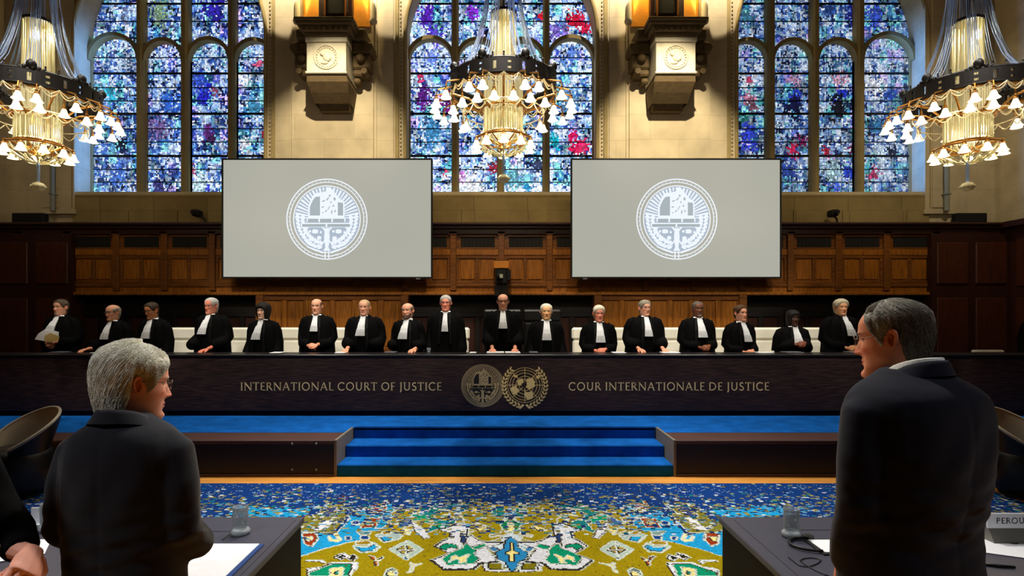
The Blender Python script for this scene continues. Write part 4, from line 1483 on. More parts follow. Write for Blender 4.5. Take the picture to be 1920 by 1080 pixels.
GOLD = mat('gold_lettering', (236, 212, 158), .5, .0)
GOLD_D = mat('dull_gold_emblem', (186, 164, 120), .5, 0)
bench = thing('judges_bench', 'long dark judges bench with gold court lettering and two round emblems', 'bench', (0.03, YB, ZD))
q = MB()
q.bbox(-8.2, 8.2, YB, YB + .05, ZD + .07, ZBT - .035, .004)
q.build('front_panel', bench_mat(), bench)
q = MB()
q.bbox(-8.25, 8.25, YB - .015, YB + .52, ZBT - .035, ZBT, .006)
q.build('bench_top', mat('black_bench_top', (16, 13, 15), .35), bench)
q = MB()
q.box(-8.15, 8.15, YB + .04, YB + .48, ZD, ZD + .07)
q.box(-8.1, 8.1, YB + .3, YB + .33, ZD + .07, ZBT - .04)
q.build('plinth', BLACKM, bench)
for (txt, a, b) in (('INTERNATIONAL COURT OF JUSTICE', 451, 828), ('COUR INTERNATIONALE DE JUSTICE', 1066, 1442)):
    q = MB()
    pa, pb = W(a, 732, YB), W(b, 717, YB)
    words = []
    text_mesh(q, txt, pa.x, pb.x, pa.z, pb.z - pa.z, YB - .0005, .004, 0, words)
    for q in words:
        q.build('gold_word', GOLD, bench, fix=False)
sB = FPX / YB
q = MB()
c = W(905, 723, YB)
ring2(q, c.x, c.z, 0, 40 / sB, YB - .002, YB - .0005, 64, 1)
ring2(q, c.x, c.z, 33 / sB, 40 / sB, YB - .0035, YB - .002, 64, 2)
court_seal(q, c.x, c.z, 40 / sB, YB - .003, .002, 0, 1)
q.build('court_emblem', [GOLD_D, mat('emblem_ground', (20, 13, 14), .6), mat('emblem_rim', (112, 98, 78), .6)], bench, fix=False)
q = MB()
c = W(984, 722, YB)
world_emblem(q, c.x, c.z, 44 / sB, YB - .0045, .003, 0)
q.build('world_emblem', mat('bright_gold_emblem', (236, 206, 136), .5, 0), bench, fix=False)

# ------------------------------------------------------------------ small fittings on the walls
for (a, b, lab) in ((21, 81, 'left'), (1795, 1852, 'right')):
    p0, p1 = W(a, 419, 10.3), W(b, 399, 10.3)
    rt = thing('wall_speaker', 'flat black speaker on the panelling cornice at the far %s' % lab, 'speaker', (p0.x, 10.3, p0.z))
    q = MB()
    q.bbox(p0.x, p1.x, 10.3, 10.44, p0.z + .02, p1.z, .015)
    q.build('cabinet', BLACKM, rt)
    for t_ in (.25, .75):
        q = MB()
        x = p0.x + (p1.x - p0.x) * t_
        q.lathe([(.03, p0.z - .035), (.02, p0.z), (.012, p0.z + .03)], (x, 10.36, 0), 10)
        q.build('foot', GREY, rt)
for (a, b, lab) in ((100, 108, 'left'), (1765, 1774, 'right')):
    p0, p1 = W(a, 397, YW - .05), W(b, 397, YW - .05)
    q = MB()
    r_ = (p1.x - p0.x) / 2
    x = (p0.x + p1.x) / 2
    q.lathe([(r_, p0.z), (r_ * 1.04, p0.z + .01), (r_, p0.z + .03), (r_, 7.0)], (x, YW - .12, 0), 16)
    for z in (p0.z + .3, p0.z + 1.6):
        q.bbox(x - r_ * 1.2, x + r_ * 1.2, YW - .12 - r_ * 1.2, YW - .03, z, z + .03, .005)
    tag(q.build('wall_pipe', mat('grey_green_pipe', (128, 132, 120), .5), smooth=False), 'tall grey pipe on the stone pier beside the %s window' % lab, 'pipe')
for (a, lab) in ((376, 'left'), (1563, 'right')):
    p = W(a, 404, 10.3)
    rt = thing('wall_camera', 'small black camera on the sill below the %s window, beside the screen' % lab, 'camera', (p.x, 10.3, p.z))
    q = MB()
    q.bbox(p.x - .10, p.x + .02, 10.16, 10.36, p.z - .03, p.z + .09, .02)
    q.lathe([(.04, 10.10), (.045, 10.16)], (p.x - .04, 0, p.z + .03), 14, axis='Y')
    q.build('camera_body', BLACKM, rt)
    q = MB()
    q.tube([(p.x + .0, 10.28, p.z - .02), (p.x + .07, 10.32, p.z - .06), (p.x + .08, 10.32, W(0, 420, 10.2).z)], .018, 8)
    q.build('mount_arm', BLACK, rt)
# box and camera at the middle of the panelling
p = W(940, 497, 10.0)
rt = thing('projector_box', 'small orange oak box on the middle of the panelling above the standing judge', 'box', (p.x, 10.1, p.z - .1))
q = MB()
q.bbox(p.x - .135, p.x + .135, 9.98, 10.16, p.z - .06, p.z + .07, .008)
q.build('oak_box', mat('bright_oak_box', (196, 122, 34), .45, var=.1), rt)
q = MB()
q.bbox(p.x - .1, p.x + .1, 9.99, 10.15, p.z - .34, p.z - .06, .02)
q.ball((p.x - .03, 9.98, p.z - .2), .06, 12, 8)
q.bbox(p.x + .1, p.x + .17, 10.0, 10.14, p.z - .28, p.z - .08, .01)
q.build('camera_head', BLACKM, rt)
q = MB()
q.bbox(p.x - .03, p.x + .03, 9.905, 9.93, p.z - .24, p.z - .17, .006)
q.build('lens_badge', mat('pale_badge', (170, 172, 150), .4), rt)
q = MB()
q.bbox(p.x - .12, p.x + .12, 10.04, 10.16, p.z - .56, p.z - .34, .01)
q.build('post', OAK_B, rt)

# ================================================================== chandeliers
def translucent(name, c, mixf=.5, rough=.3, estr=0.0):
    m = bpy.data.materials.new(name)
    m.use_nodes = True
    nt = m.node_tree
    b = nt.nodes['Principled BSDF']
    b.inputs['Base Color'].default_value = (*lin(c), 1)
    b.inputs['Roughness'].default_value = rough
    tr = nt.nodes.new('ShaderNodeBsdfTranslucent')
    tr.inputs['Color'].default_value = (*lin(c), 1)
    mx = nt.nodes.new('ShaderNodeMixShader')
    mx.inputs[0].default_value = mixf
    out = nt.nodes['Material Output']
    nt.links.new(b.outputs[0], mx.inputs[1])
    nt.links.new(tr.outputs[0], mx.inputs[2])
    nt.links.new(mx.outputs[0], out.inputs['Surface'])
    return m


BRONZE = mat('dark_bronze', (16, 11, 9), .55, .3, var=.3, vscale=20)
GILT = mat('gilt_brass', (140, 94, 34), .4, .8)
CRYST = translucent('crystal_beads', (214, 208, 176), .5, .2)
CRYSTB = translucent('cool_crystal_beads', (140, 158, 190), .4, .2)
SHADE = mat('lit_glass_shade', (250, 240, 215), .4, emit=(255, 236, 190), estr=2.2)
CHAINM = mat('pale_gilt_chain', (205, 190, 150), .35, .3)


def pol(r, a, z):
    """angle measured from the side that faces the tables"""
    return (r * math.sin(a), -r * math.cos(a), z)


def make_chandelier():
    root = thing('chandelier', 'chandelier', 'chandelier', (0, 0, 0), 0, None)
    # pierced crown ring
    q = MB()
    n, rr = 96, .60
    rows = 5
    z0, z1 = .195, .35
    for k in range(n):
        a0, a1 = 2 * PI * k / n, 2 * PI * (k + 1) / n
        for j in range(rows):
            if (j in (1, 3) and k % 4 == 1) or (j == 2 and k % 8 == 5):
                continue
            za, zb_ = z0 + (z1 - z0) * j / rows, z0 + (z1 - z0) * (j + 1) / rows
            P = [pol(r_, a, z) for a in (a0, a1) for r_ in (rr - .012, rr + .012) for z in (za, zb_)]
            q.add(P, [(0, 2, 3, 1), (4, 5, 7, 6), (0, 4, 6, 2), (1, 3, 7, 5), (2, 6, 7, 3), (0, 1, 5, 4)])
    for z in (z0, z1):
        q.tube([pol(rr, 2 * PI * k / 64, z) for k in range(64)], .016, 6, closed=True)
    q.build('crown_ring', BRONZE, root, fix=False)
    for k in range(8):
        a = 2 * PI * (k + .5) / 8
        q = MB()
        q.ball(pol(rr, a, z1 + .055), .048, 12, 8, sc=(1, 1, 1.1))
        q.tube([pol(rr, a, z1), pol(rr, a, z1 + .11)], [.02, .008], 8)
        for s_ in (-1, 1):
            q.ball(pol(rr, a + s_ * .1, z1 + .02), .026, 8, 6)
            q.ball(pol(rr, a + s_ * .17, z1 + .012), .018, 8, 6)
        q.build('crest', BRONZE, root, smooth=True)
    for k in range(32):
        if k % 4 in (1,):
            continue
        q = MB()
        a = 2 * PI * k / 32
        q.tube([pol(rr, a, z1), pol(rr, a, z1 + .05)], [.012, .006], 6)
        q.ball(pol(rr, a, z1 + .055), .012, 6, 5)
        q.build('finial', BRONZE, root)
    # cone of struts inside
    q = MB()
    for k in range(8):
        a = 2 * PI * k / 8
        q.tube([pol(rr, a, z0), pol(.4, a, z0 - .06), pol(.22, a, -.02), pol(.16, a, .1)], .012, 6)
    for z, r_ in ((z0 - .02, .59), (.0, .26), (-.30, .235), (-.34, .31)):
        q.tube([pol(r_, 2 * PI * j / 48, z) for j in range(48)], .013, 6, closed=True)
    for k in range(10):
        a = 2 * PI * k / 10
        q.tube([pol(.235, a, -.30), pol(.31, a, -.34)], .012, 6)
        q.tube([pol(.03, a, -.42), pol(.235, a, -.30)], .010, 6)
    q.build('inner_frame', GILT, root)
    # loops of chain below the ring
    q = MB()
    nf = 24
    for k in range(nf):
        a0, a1 = 2 * PI * k / nf, 2 * PI * (k + 1) / nf
        q.tube([pol(rr + .015, a0 + (a1 - a0) * t / 8, z0 - .01 - .085 * math.sin(PI * t / 8) ** .7) for t in range(9)], .0065, 5)
        am = (a0 + a1) / 2
        q.tube([pol(rr + .018, a0, z0 - .01), pol(rr + .018, am, z0 - .07), pol(rr + .018, a1, z0 - .01)], .005, 5)
    for k in range(16):
        a0, a1 = 2 * PI * k / 16, 2 * PI * (k + 1) / 16
        q.tube([pol(.47, a0 + (a1 - a0) * t / 8, -.04 - .075 * math.sin(PI * t / 8)) for t in range(9)], .006, 5)
    q.tube([pol(.47, 2 * PI * j / 48, -.03) for j in range(48)], .007, 5, closed=True)
    q.build('chain_loops', CHAINM, root)
    # lamps
    lamps = []
    for a in (16, 27, 52, 72, 85, 98, 114, 140, 164):
        lamps += [(.79, a, -.005), (.79, -a, -.005)]
    for a in (10, 29, 50, 75, 100, 130, 158):
        lamps += [(.59, a, -.045), (.59, -a, -.045)]
    for a in (0, 36, 72, 108, 144, 180, 216, 252, 288, 324):
        lamps.append((.325, a, -.42))
    for i, (r_, a, z) in enumerate(lamps):
        ang = R(a)
        c = pol(r_, ang, z)
        if i == 0 or True:
            q = MB()
            prof = [(.013, .046), (.020, .040), (.027, .022), (.034, .0), (.043, -.020), (.060, -.038), (.057, -.040), (.040, -.020), (.029, .0), (.018, .026), (.0, .034)]
            q.lathe(prof, c, 14, cap=False)
            q.ball((c[0], c[1], c[2] - .012), .022, 8, 6)
            sh = q.build('lamp_shade', SHADE, root, smooth=True, fix=False)
            q = MB()
            q.lathe([(.006, .1), (.014, .085), (.012, .07), (.024, .055), (.026, .045)], c, 10)
            if r_ > .7:
                q.tube([pol(.61, ang, .2), pol(.70, ang, .17), pol(.775, ang, .145), pol(.79, ang, .09)], .008, 6)
            elif r_ > .5:
                q.tube([pol(.59, ang, z0), pol(.59, ang, z + .09)], .007, 6)
            else:
                q.tube([pol(.31, ang, -.34), pol(.325, ang, z + .08)], .008, 6)
            q.build('lamp_holder', GILT, root)
    # crystal curtains, too many strings to count
    q = MB()
    for k in range(66):
        a = 2 * PI * k / 66
        rj = .205 + .008 * (k % 3)
        q.tube([pol(rj, a, .40), pol(rj, a, -.26 - .03 * (k % 4 == 0))], .0082, 5)
    o = q.build('lower_crystal_curtain', CRYST, root)
    o['kind'] = 'stuff'
    q = MB()
    for k in range(54):
        a = 2 * PI * k / 54
        rj = .128 + .009 * (k % 3)
        q.tube([pol(rj, a, 1.10), pol(rj, a, .9), pol(rj * 1.03, a, .42)], .0072, 5)
    o = q.build('upper_crystal_curtain', CRYST, root)
    o['kind'] = 'stuff'
    # draped strings in eight bundles
    drape = [(.10, 3.4), (.14, 2.2), (.17, 1.7), (.20, 1.35), (.25, 1.05), (.31, .82), (.40, .58), (.49, .44), (.585, .37)]
    for k in range(8):
        for j in range(6):
            a = 2 * PI * (k + .5) / 8 + (j - 2.5) * .055
            sag = 1 - .035 * (j % 3)
            pts = []
            for i, (r_, z) in enumerate(drape):
                w = min(1, i / 5)
                aa = a * 1.0 + (1 - w) * (j - 2.5) * .06
                pts.append(pol(r_ * (sag if 3 < i < 8 else 1), aa, z))
            q = MB()
            q.tube(pts, .0042, 5)
            q.build('bead_string', CRYSTB, root, smooth=True)
    # crystal basket and the hanging drop
    q = MB()
    for k in range(14):
        a = 2 * PI * k / 14
        a1 = 2 * PI * (k + 1) / 14
        q.tube([pol(.31, a + (a1 - a) * t / 6, -.36 - .09 * math.sin(PI * t / 6)) for t in range(7)], .007, 5)
        q.tube([pol(.30 - .27 * t / 7, a, -.38 - .14 * math.sin(PI * .5 * t / 7)) for t in range(8)], .0085, 5)
        q.ball(pol(.31, a, -.40), .014, 6, 5)
        q.ball(pol(.2, a + .1, -.475), .016, 6, 5)
        q.ball(pol(.12, a, -.50), .014, 6, 5)
    q.build('crystal_basket', CRYST, root)
    q = MB()
    q.lathe([(.012, -.50), (.017, -.52), (.015, -.73), (.022, -.75)], (0, 0, 0), 10)
    q.build('drop_stem', CRYSTB, root)
    q = MB()
    q.lathe([(.02, -.745), (.05, -.755), (.068, -.78), (.070, -.805), (.05, -.835), (.02, -.845)], (0, 0, 0), 12)
    for k in range(12):
        q.ball(pol(.064, 2 * PI * k / 12, -.795), .016, 6, 5)
    q.build('crystal_ball', CRYST, root)
    q = MB()
    q.tube([(0, 0, .3), (0, 0, 1.75)], .02, 8)
    q.tube([(0, 0, 1.7), (0, 0, 7.43)], .014, 8)
    q.lathe([(.02, 1.09), (.15, 1.10), (.155, 1.13), (.03, 1.17)], (0, 0, 0), 20)  # dish added to keep the lamp's light off the strings above
    q.build('hanging_rod', BRONZE, root)
    for (z, e, r_) in ((.96, 46, 0), (-.14, 14, 0), (-.44, 7, 0)):
        for k in range(1):
            l = bpy.data.lights.new('lamp_glow', 'POINT')
            l.energy = e
            l.color = (1, .86, .58)
            l.shadow_soft_size = .05
            lo = bpy.data.objects.new('lamp_glow', l)
            COL.objects.link(lo)
            lo.location = (.045, 0, z)
            lo.parent = root
    for k in range(4):
        l = bpy.data.lights.new('lamp_glow', 'POINT')
        l.energy = 9
        l.color = (1, .84, .58)
        l.shadow_soft_size = .08
        lo = bpy.data.objects.new('lamp_glow', l)
        COL.objects.link(lo)
        lo.location = pol(.68, 2 * PI * (k + .5) / 4, -.14)
        lo.parent = root
    return root


YC = 6.5
ch0 = make_chandelier()
ch0['label'] = 'middle chandelier of glass bell lamps hanging before the middle window'
ch0.location = (W(944, 0, YC).x, YC, 4.17)
for (px, lab, rz) in ((72, 'left chandelier of glass bell lamps, cut by the left edge of the photo', .2), (1814, 'right chandelier of glass bell lamps, nearest the right edge of the photo', -.15)):
    c = copy_tree(ch0)
    c['label'] = lab
    c.location = (W(px, 0, YC).x, YC, 4.08)
    c.rotation_euler = (0, 0, rz)

def clear_mat(name='clear_glass', k=.82):
    if name in MATS:
        return MATS[name]
    m = bpy.data.materials.new(name)
    m.use_nodes = True
    nt = m.node_tree
    b = nt.nodes['Principled BSDF']
    b.inputs['Base Color'].default_value = (.3, .32, .34, 1) if k > .7 else (.8, .82, .85, 1)
    b.inputs['Roughness'].default_value = .08
    b.inputs['Specular IOR Level'].default_value = 1.0
    tr = nt.nodes.new('ShaderNodeBsdfTransparent')
    tr.inputs['Color'].default_value = (.93, .96, .97, 1)
    fr = nt.nodes.new('ShaderNodeLayerWeight')
    fr.inputs['Blend'].default_value = .35
    mr = nt.nodes.new('ShaderNodeMapRange')
    mr.inputs['To Min'].default_value = k
    mr.inputs['To Max'].default_value = k * .25
    nt.links.new(fr.outputs['Facing'], mr.inputs['Value'])
    mx = nt.nodes.new('ShaderNodeMixShader')
    nt.links.new(mr.outputs[0], mx.inputs[0])
    nt.links.new(b.outputs[0], mx.inputs[1])
    nt.links.new(tr.outputs[0], mx.inputs[2])
    nt.links.new(mx.outputs[0], nt.nodes['Material Output'].inputs['Surface'])
    MATS[name] = m
    return m


# ================================================================== white chairs behind the judges
WLEATH = mat('cream_leather', (246, 242, 226), .45, var=.04)
BLEATH = mat('black_leather', (16, 16, 15), .4)


def make_chair(m, tall=0.0):
    rt = thing('high_back_chair', 'x', 'chair', (0, 0, 0))
    q = MB()
    h = .32
    q.bbox(-h, h, .0, .09, .98 + tall, 1.18 + tall, .03)
    q.build('headrest', m, rt, smooth=False)
    q = MB()
    q.bbox(-h + .015, h - .015, .01, .08, .5, .975 + tall, .03)
    q.build('backrest', m, rt)
    q = MB()
    q.bbox(-.28, .28, -.5, .03, .42, .53, .03)
    q.build('seat', m, rt)
    for s_ in (-1, 1):
        q = MB()
        q.tube([(s_ * .285, .02, .66), (s_ * .285, -.38, .66), (s_ * .27, -.40, .48)], .020, 8)
        q.build('armrest', BLACK, rt)
    q = MB()
    q.lathe([(.03, .05), (.03, .42)], (0, -.22, 0), 12)
    for k in range(5):
        a = 2 * PI * k / 5
        q.tube([(0, -.22, .09), (.27 * math.cos(a), -.22 + .27 * math.sin(a), .05)], .02, 6)
        q.ball((.27 * math.cos(a), -.22 + .27 * math.sin(a), .028), .028, 8, 6)
    q.build('swivel_base', GREY, rt)
    return rt


# ================================================================== people
def smooth01(a):
    a = np.clip(a, 0, 1)
    return a * a * (3 - 2 * a)


# z, front, back, half width, side fullness
HEADP = [(-.62, .085, .10, .15), (-.45, .085, .10, .14), (-.28, .085, .10, .15), (-.18, .072, .095, .150), (-.135, .064, .090, .125), (-.105, .058, .084, .092), (-.075, .055, .078, .070), (-.04, .050, .072, .061),
         (-.016, .056, .070, .059), (-.006, .074, .069, .057), (.004, .092, .069, .056), (.016, .097, .070, .058), (.032, .093, .072, .062), (.052, .094, .076, .066), (.075, .092, .084, .070), (.10, .090, .092, .0725),
         (.125, .088, .098, .0745), (.15, .093, .101, .0765), (.175, .089, .101, .0765), (.20, .075, .090, .069), (.217, .056, .070, .055), (.229, .033, .043, .035), (.235, .012, .016, .013), (.2357, .0005, .0005, .0005)]


def head_surface(nr, nc, o):
    P = np.array(HEADP)
    zs = P[:, 0]
    # rows: sparse on the body, dense on the head
    t1 = np.linspace(-.62, -.10, max(8, nr // 8))[:-1]
    t2 = np.linspace(-.10, .215, int(nr * .78))
    t3 = .215 + (.2357 - .215) * np.sin(np.linspace(0, PI / 2, max(6, nr // 8)))[1:]
    z = np.concatenate([t1, t2, t3])
    # smooth interpolation of the profile (monotone cubic, by hand)
    def interp(col):
        y = P[:, col]
        d = np.diff(y) / np.diff(zs)
        m = np.zeros_like(y)
        m[1:-1] = np.where(d[:-1] * d[1:] > 0, 2 * d[:-1] * d[1:] / (d[:-1] + d[1:] + 1e-12), 0)
        m[0], m[-1] = d[0], d[-1]
        i = np.clip(np.searchsorted(zs, z) - 1, 0, len(zs) - 2)
        h = zs[i + 1] - zs[i]
        t = (z - zs[i]) / h
        return (2 * t ** 3 - 3 * t ** 2 + 1) * y[i] + (t ** 3 - 2 * t ** 2 + t) * h * m[i] + (-2 * t ** 3 + 3 * t ** 2) * y[i + 1] + (t ** 3 - t ** 2) * h * m[i + 1]
    fr, bk, wd = interp(1), interp(2), interp(3)
    jowl = o.get('jowl', 0)
    wd = wd * (1 + jowl * .14 * np.exp(-((z - .03) / .035) ** 2) + jowl * .25 * np.exp(-((z + .04) / .04) ** 2))
    fr = fr * (1 + jowl * .22 * np.exp(-((z + .02) / .025) ** 2))
    bk = bk * (1 + jowl * .1 * np.exp(-((z + .02) / .05) ** 2))
    wd = wd * o.get('wide', 1.0)
    s = np.linspace(-PI, PI, nc, endpoint=False)
    th = s - .42 * np.sin(s)        # 0 is the face
    Z, T = np.meshgrid(z, th, indexing='ij')
    ft = np.abs(T) < PI / 2
    dep = np.where(ft, fr[:, None], bk[:, None])
    c, sn = np.cos(T), np.sin(T)
    e = .90
    X = wd[:, None] * np.sign(sn) * np.abs(sn) ** e
    Y = -dep * np.sign(c) * np.abs(c) ** e
    # narrower towards the face below the cheekbones
    nar = 1 - .16 * np.clip(-Y / .09, 0, 1) * smooth01((.11 - Z) / .08) * (Z > -.03)
    X = X * nar
    frt = smooth01((-Y - .02) / .04)
    g = lambda x0, z0, sx, sz: np.exp(-((X - x0) / sx) ** 2 - ((Z - z0) / sz) ** 2)
    D = np.zeros_like(X)
    # nose: bridge to tip
    tz = np.clip((.138 - Z) / .052, 0, 1)
    ridge = np.where((Z < .142) & (Z > .083), .004 + .021 * tz ** 1.15, 0)
    ridge = np.where(Z <= .083, .025 * np.exp(-((Z - .083) / .0072) ** 2), ridge)
    ns = o.get('nose', 1.0)
    D += ridge * ns * np.exp(-(X / (.0085 + .0045 * tz)) ** 2)
    D += .007 * ns * (g(.0125, .080, .0065, .0075) + g(-.0125, .080, .0065, .0075))
    # eye sockets, lids, brows
    for sx in (-1, 1):
        D += -.0115 * g(sx * .030, .125, .0155, .0095)
        D += .0045 * g(sx * .031, .1335, .015, .0035)
        D += .0030 * g(sx * .031, .1165, .013, .0030)
        D += .0045 * g(sx * .030, .146, .020, .0060)
        D += .004 * g(sx * .043, .095, .018, .014)
        D += -.0025 * g(sx * .033, .066, .006, .016)
    # mouth and chin
    D += .0050 * g(0, .0565, .019, .0045) + .0055 * g(0, .0455, .017, .005)
    D += -.0022 * g(0, .0512, .024, .0018) - .004 * g(0, .034, .014, .005)
    D += .0045 * g(0, .014, .018, .010)
    D += -.0025 * g(0, .066, .004, .006)
    if jowl:
        for sx in (-1, 1):
            D += .006 * jowl * g(sx * .045, .03, .015, .018)
    Y = Y - D * frt
    V = np.stack([X, Y, Z], -1)
    # colours
    sk = np.array(o.get('skin', (214, 158, 128)), dtype=float)
    Cc = np.ones(V.shape) * sk
    red = np.array((1.0, .82, .78))
    for (x0, z0, sx, sz, k) in ((0, .083, .016, .010, .8), (.043, .09, .02, .016, .6), (-.043, .09, .02, .016, .6)):
        w = (g(x0, z0, sx, sz) * frt * k)[..., None]
        Cc = Cc * (1 - w + w * red)
    lip = (np.clip(g(0, .051, .021, .0068) * 1.6, 0, 1) * frt)[..., None]
    Cc = Cc * (1 - lip) + lip * sk * np.array((.80, .58, .56))
    br = np.array(o.get('brow', o.get('hair', (90, 70, 50))), dtype=float)
    for sx in (-1, 1):
        w = (np.clip(g(sx * .031, .1465, .018, .0036) * 1.5, 0, 1) * frt * .75)[..., None]
        Cc = Cc * (1 - w) + w * br
        w = (np.clip(g(sx * .030, .124, .012, .006) * 1.2, 0, 1) * frt * .4)[..., None]
        Cc = Cc * (1 - w) + w * sk * .62
    if o.get('beard'):
        bc = np.array(o['beard'], dtype=float)
        zone = smooth01((.062 - Z) / .012) * smooth01((Z + .012) / .014) * (np.abs(T) < 1.5)
        zone = np.maximum(zone, smooth01((.085 - Z) / .01) * smooth01((Z - .03) / .01) * (np.abs(T) > .85) * (np.abs(T) < 1.5))
        zone *= 1 - np.clip(g(0, .051, .014, .005) * 1.4, 0, 1)
        w = (zone * .85)[..., None]
        Cc = Cc * (1 - w) + w * bc
        V[..., 1] -= .004 * zone
    if o.get('goatee'):
        bc = np.array(o['goatee'], dtype=float)
        zone = np.clip(g(0, .022, .026, .020) * 1.8 + g(0, .066, .026, .006) * 1.5, 0, 1) * frt
        zone *= 1 - np.clip(g(0, .051, .014, .005) * 1.4, 0, 1)
        w = (zone * .8)[..., None]
        Cc = Cc * (1 - w) + w * bc
    return V, Cc, Z, T


def grid_faces(nr, nc, off=0, keep=None):
    fs = []
    for i in range(nr - 1):
        for j in range(nc):
            k = (j + 1) % nc
            if keep is not None and not (keep[i, j] or keep[i + 1, j] or keep[i, k] or keep[i + 1, k]):
                continue
            fs.append((off + i * nc + j, off + i * nc + k, off + (i + 1) * nc + k, off + (i + 1) * nc + j))
    return fs


def head_pose(V, yaw, pitch, tilt=0, sc=1.0):
    """turns the head on the neck; V any (..., 3) array in head coordinates"""
    sh = V.shape
    P = V.reshape(-1, 3).copy()
    w = smooth01((P[:, 2] + .10) / .085)
    P[:, 2] += .03
    P[:, 0] *= 1 + (sc - 1) * w
    P[:, 1] *= 1 + (sc - 1) * w
    P[:, 2] = np.where(P[:, 2] > 0, P[:, 2] * sc, P[:, 2])
    a = pitch * w                    # nodding forward (positive)
    y, z = P[:, 1].copy(), P[:, 2].copy()
    P[:, 1] = y * np.cos(a) - z * np.sin(a)
    P[:, 2] = y * np.sin(a) + z * np.cos(a)
    a = tilt * w
    x, z = P[:, 0].copy(), P[:, 2].copy()
    P[:, 0] = x * np.cos(a) + z * np.sin(a)
    P[:, 2] = -x * np.sin(a) + z * np.cos(a)
    a = yaw * w
    x, y = P[:, 0].copy(), P[:, 1].copy()
    P[:, 0] = x * np.cos(a) - y * np.sin(a)
    P[:, 1] = x * np.sin(a) + y * np.cos(a)
    P[:, 2] -= .03
    return P.reshape(sh)


def ear_mesh(side, n=12, wide=1.0):
    """curled outer ear with helix, bowl and lobe, in head coordinates"""
    vs, fs = [], []
    nr = 7
    for i in range(nr):
        r = i / (nr - 1)
        for k in range(n * 2):
            a = PI * k / n
            u, v = math.cos(a), math.sin(a)
            lobe = 1 - .22 * max(0, -v)
            px_ = u * r * .0175 * lobe
            pz_ = v * r * .0320
            rim = math.exp(-((r - .86) / .16) ** 2) * (.0085 if u > -.55 or v < -.2 else .002)
            bowl = -.006 * math.exp(-(r / .45) ** 2)
            ridge = .004 * math.exp(-((r - .52) / .1) ** 2) * (u > 0)
            out = rim + bowl + ridge + .010 + .012 * max(0, u * r)
            # edge turns back to the head
            if i == nr - 1:
                out -= .010
            vs.append((side * (.0705 * wide + out), .012 + px_ * .95 + .01 * (pz_ / .032) * .3, .122 + pz_))
    for i in range(nr - 1):
        for k in range(n * 2):
            l = (k + 1) % (n * 2)
            fs.append((i * n * 2 + k, i * n * 2 + l, (i + 1) * n * 2 + l, (i + 1) * n * 2 + k))
    return np.array(vs), fs


def hair_fields(Z, T, kind):
    """signed depth above the hairline: positive where hair grows; and thickness"""
    a = np.abs(T)
    L = lambda pts: np.interp(a, [p[0] for p in pts], [p[1] for p in pts])
    if kind == 'full':
        zh = L([(0, .190), (.45, .186), (.7, .170), (.95, .150), (1.15, .125), (1.35, .10), (1.5, .135), (1.75, .15), (1.95, .06), (2.3, .03), (PI, .015)])
        up = Z * 0 + 9
    elif kind == 'receding':
        zh = L([(0, .206), (.35, .212), (.7, .20), (.95, .170), (1.15, .135), (1.35, .095), (1.5, .14), (1.75, .15), (1.95, .06), (2.3, .03), (PI, .015)])
        up = Z * 0 + 9
    elif kind == 'fringe':       # bald on top
        zh = L([(0, 9), (.95, 9), (1.1, .155), (1.3, .10), (1.5, .14), (1.75, .15), (1.95, .06), (2.3, .03), (PI, .015)])
        up = L([(0, 0), (1.0, .165), (1.5, .188), (2.2, .19), (PI, .178)])
    elif kind == 'thin':         # a little hair over a high forehead
        zh = L([(0, .212), (.5, .220), (.9, .19), (1.1, .150), (1.3, .10), (1.5, .14), (1.75, .15), (1.95, .06), (2.3, .03), (PI, .015)])
        up = Z * 0 + 9
    elif kind == 'bob':
        zh = L([(0, .165), (.5, .16), (.75, .135), (.95, .07), (1.1, .02), (1.5, .0), (PI, -.02)])
        up = Z * 0 + 9
    elif kind == 'crop':
        zh = L([(0, .198), (.5, .195), (.8, .175), (1.1, .14), (1.35, .11), (1.5, .14), (1.75, .15), (1.95, .07), (2.3, .04), (PI, .03)])
        up = Z * 0 + 9
    elif kind == 'long_full':    # thick white hair down to the collar
        zh = L([(0, .190), (.45, .186), (.75, .165), (.98, .150), (1.12, .125), (1.3, .095), (1.42, .128), (1.72, .150), (1.84, .075), (2.1, .0), (PI, -.025)])
        up = Z * 0 + 9
    d = np.minimum(Z - zh, (up - Z))
    return d


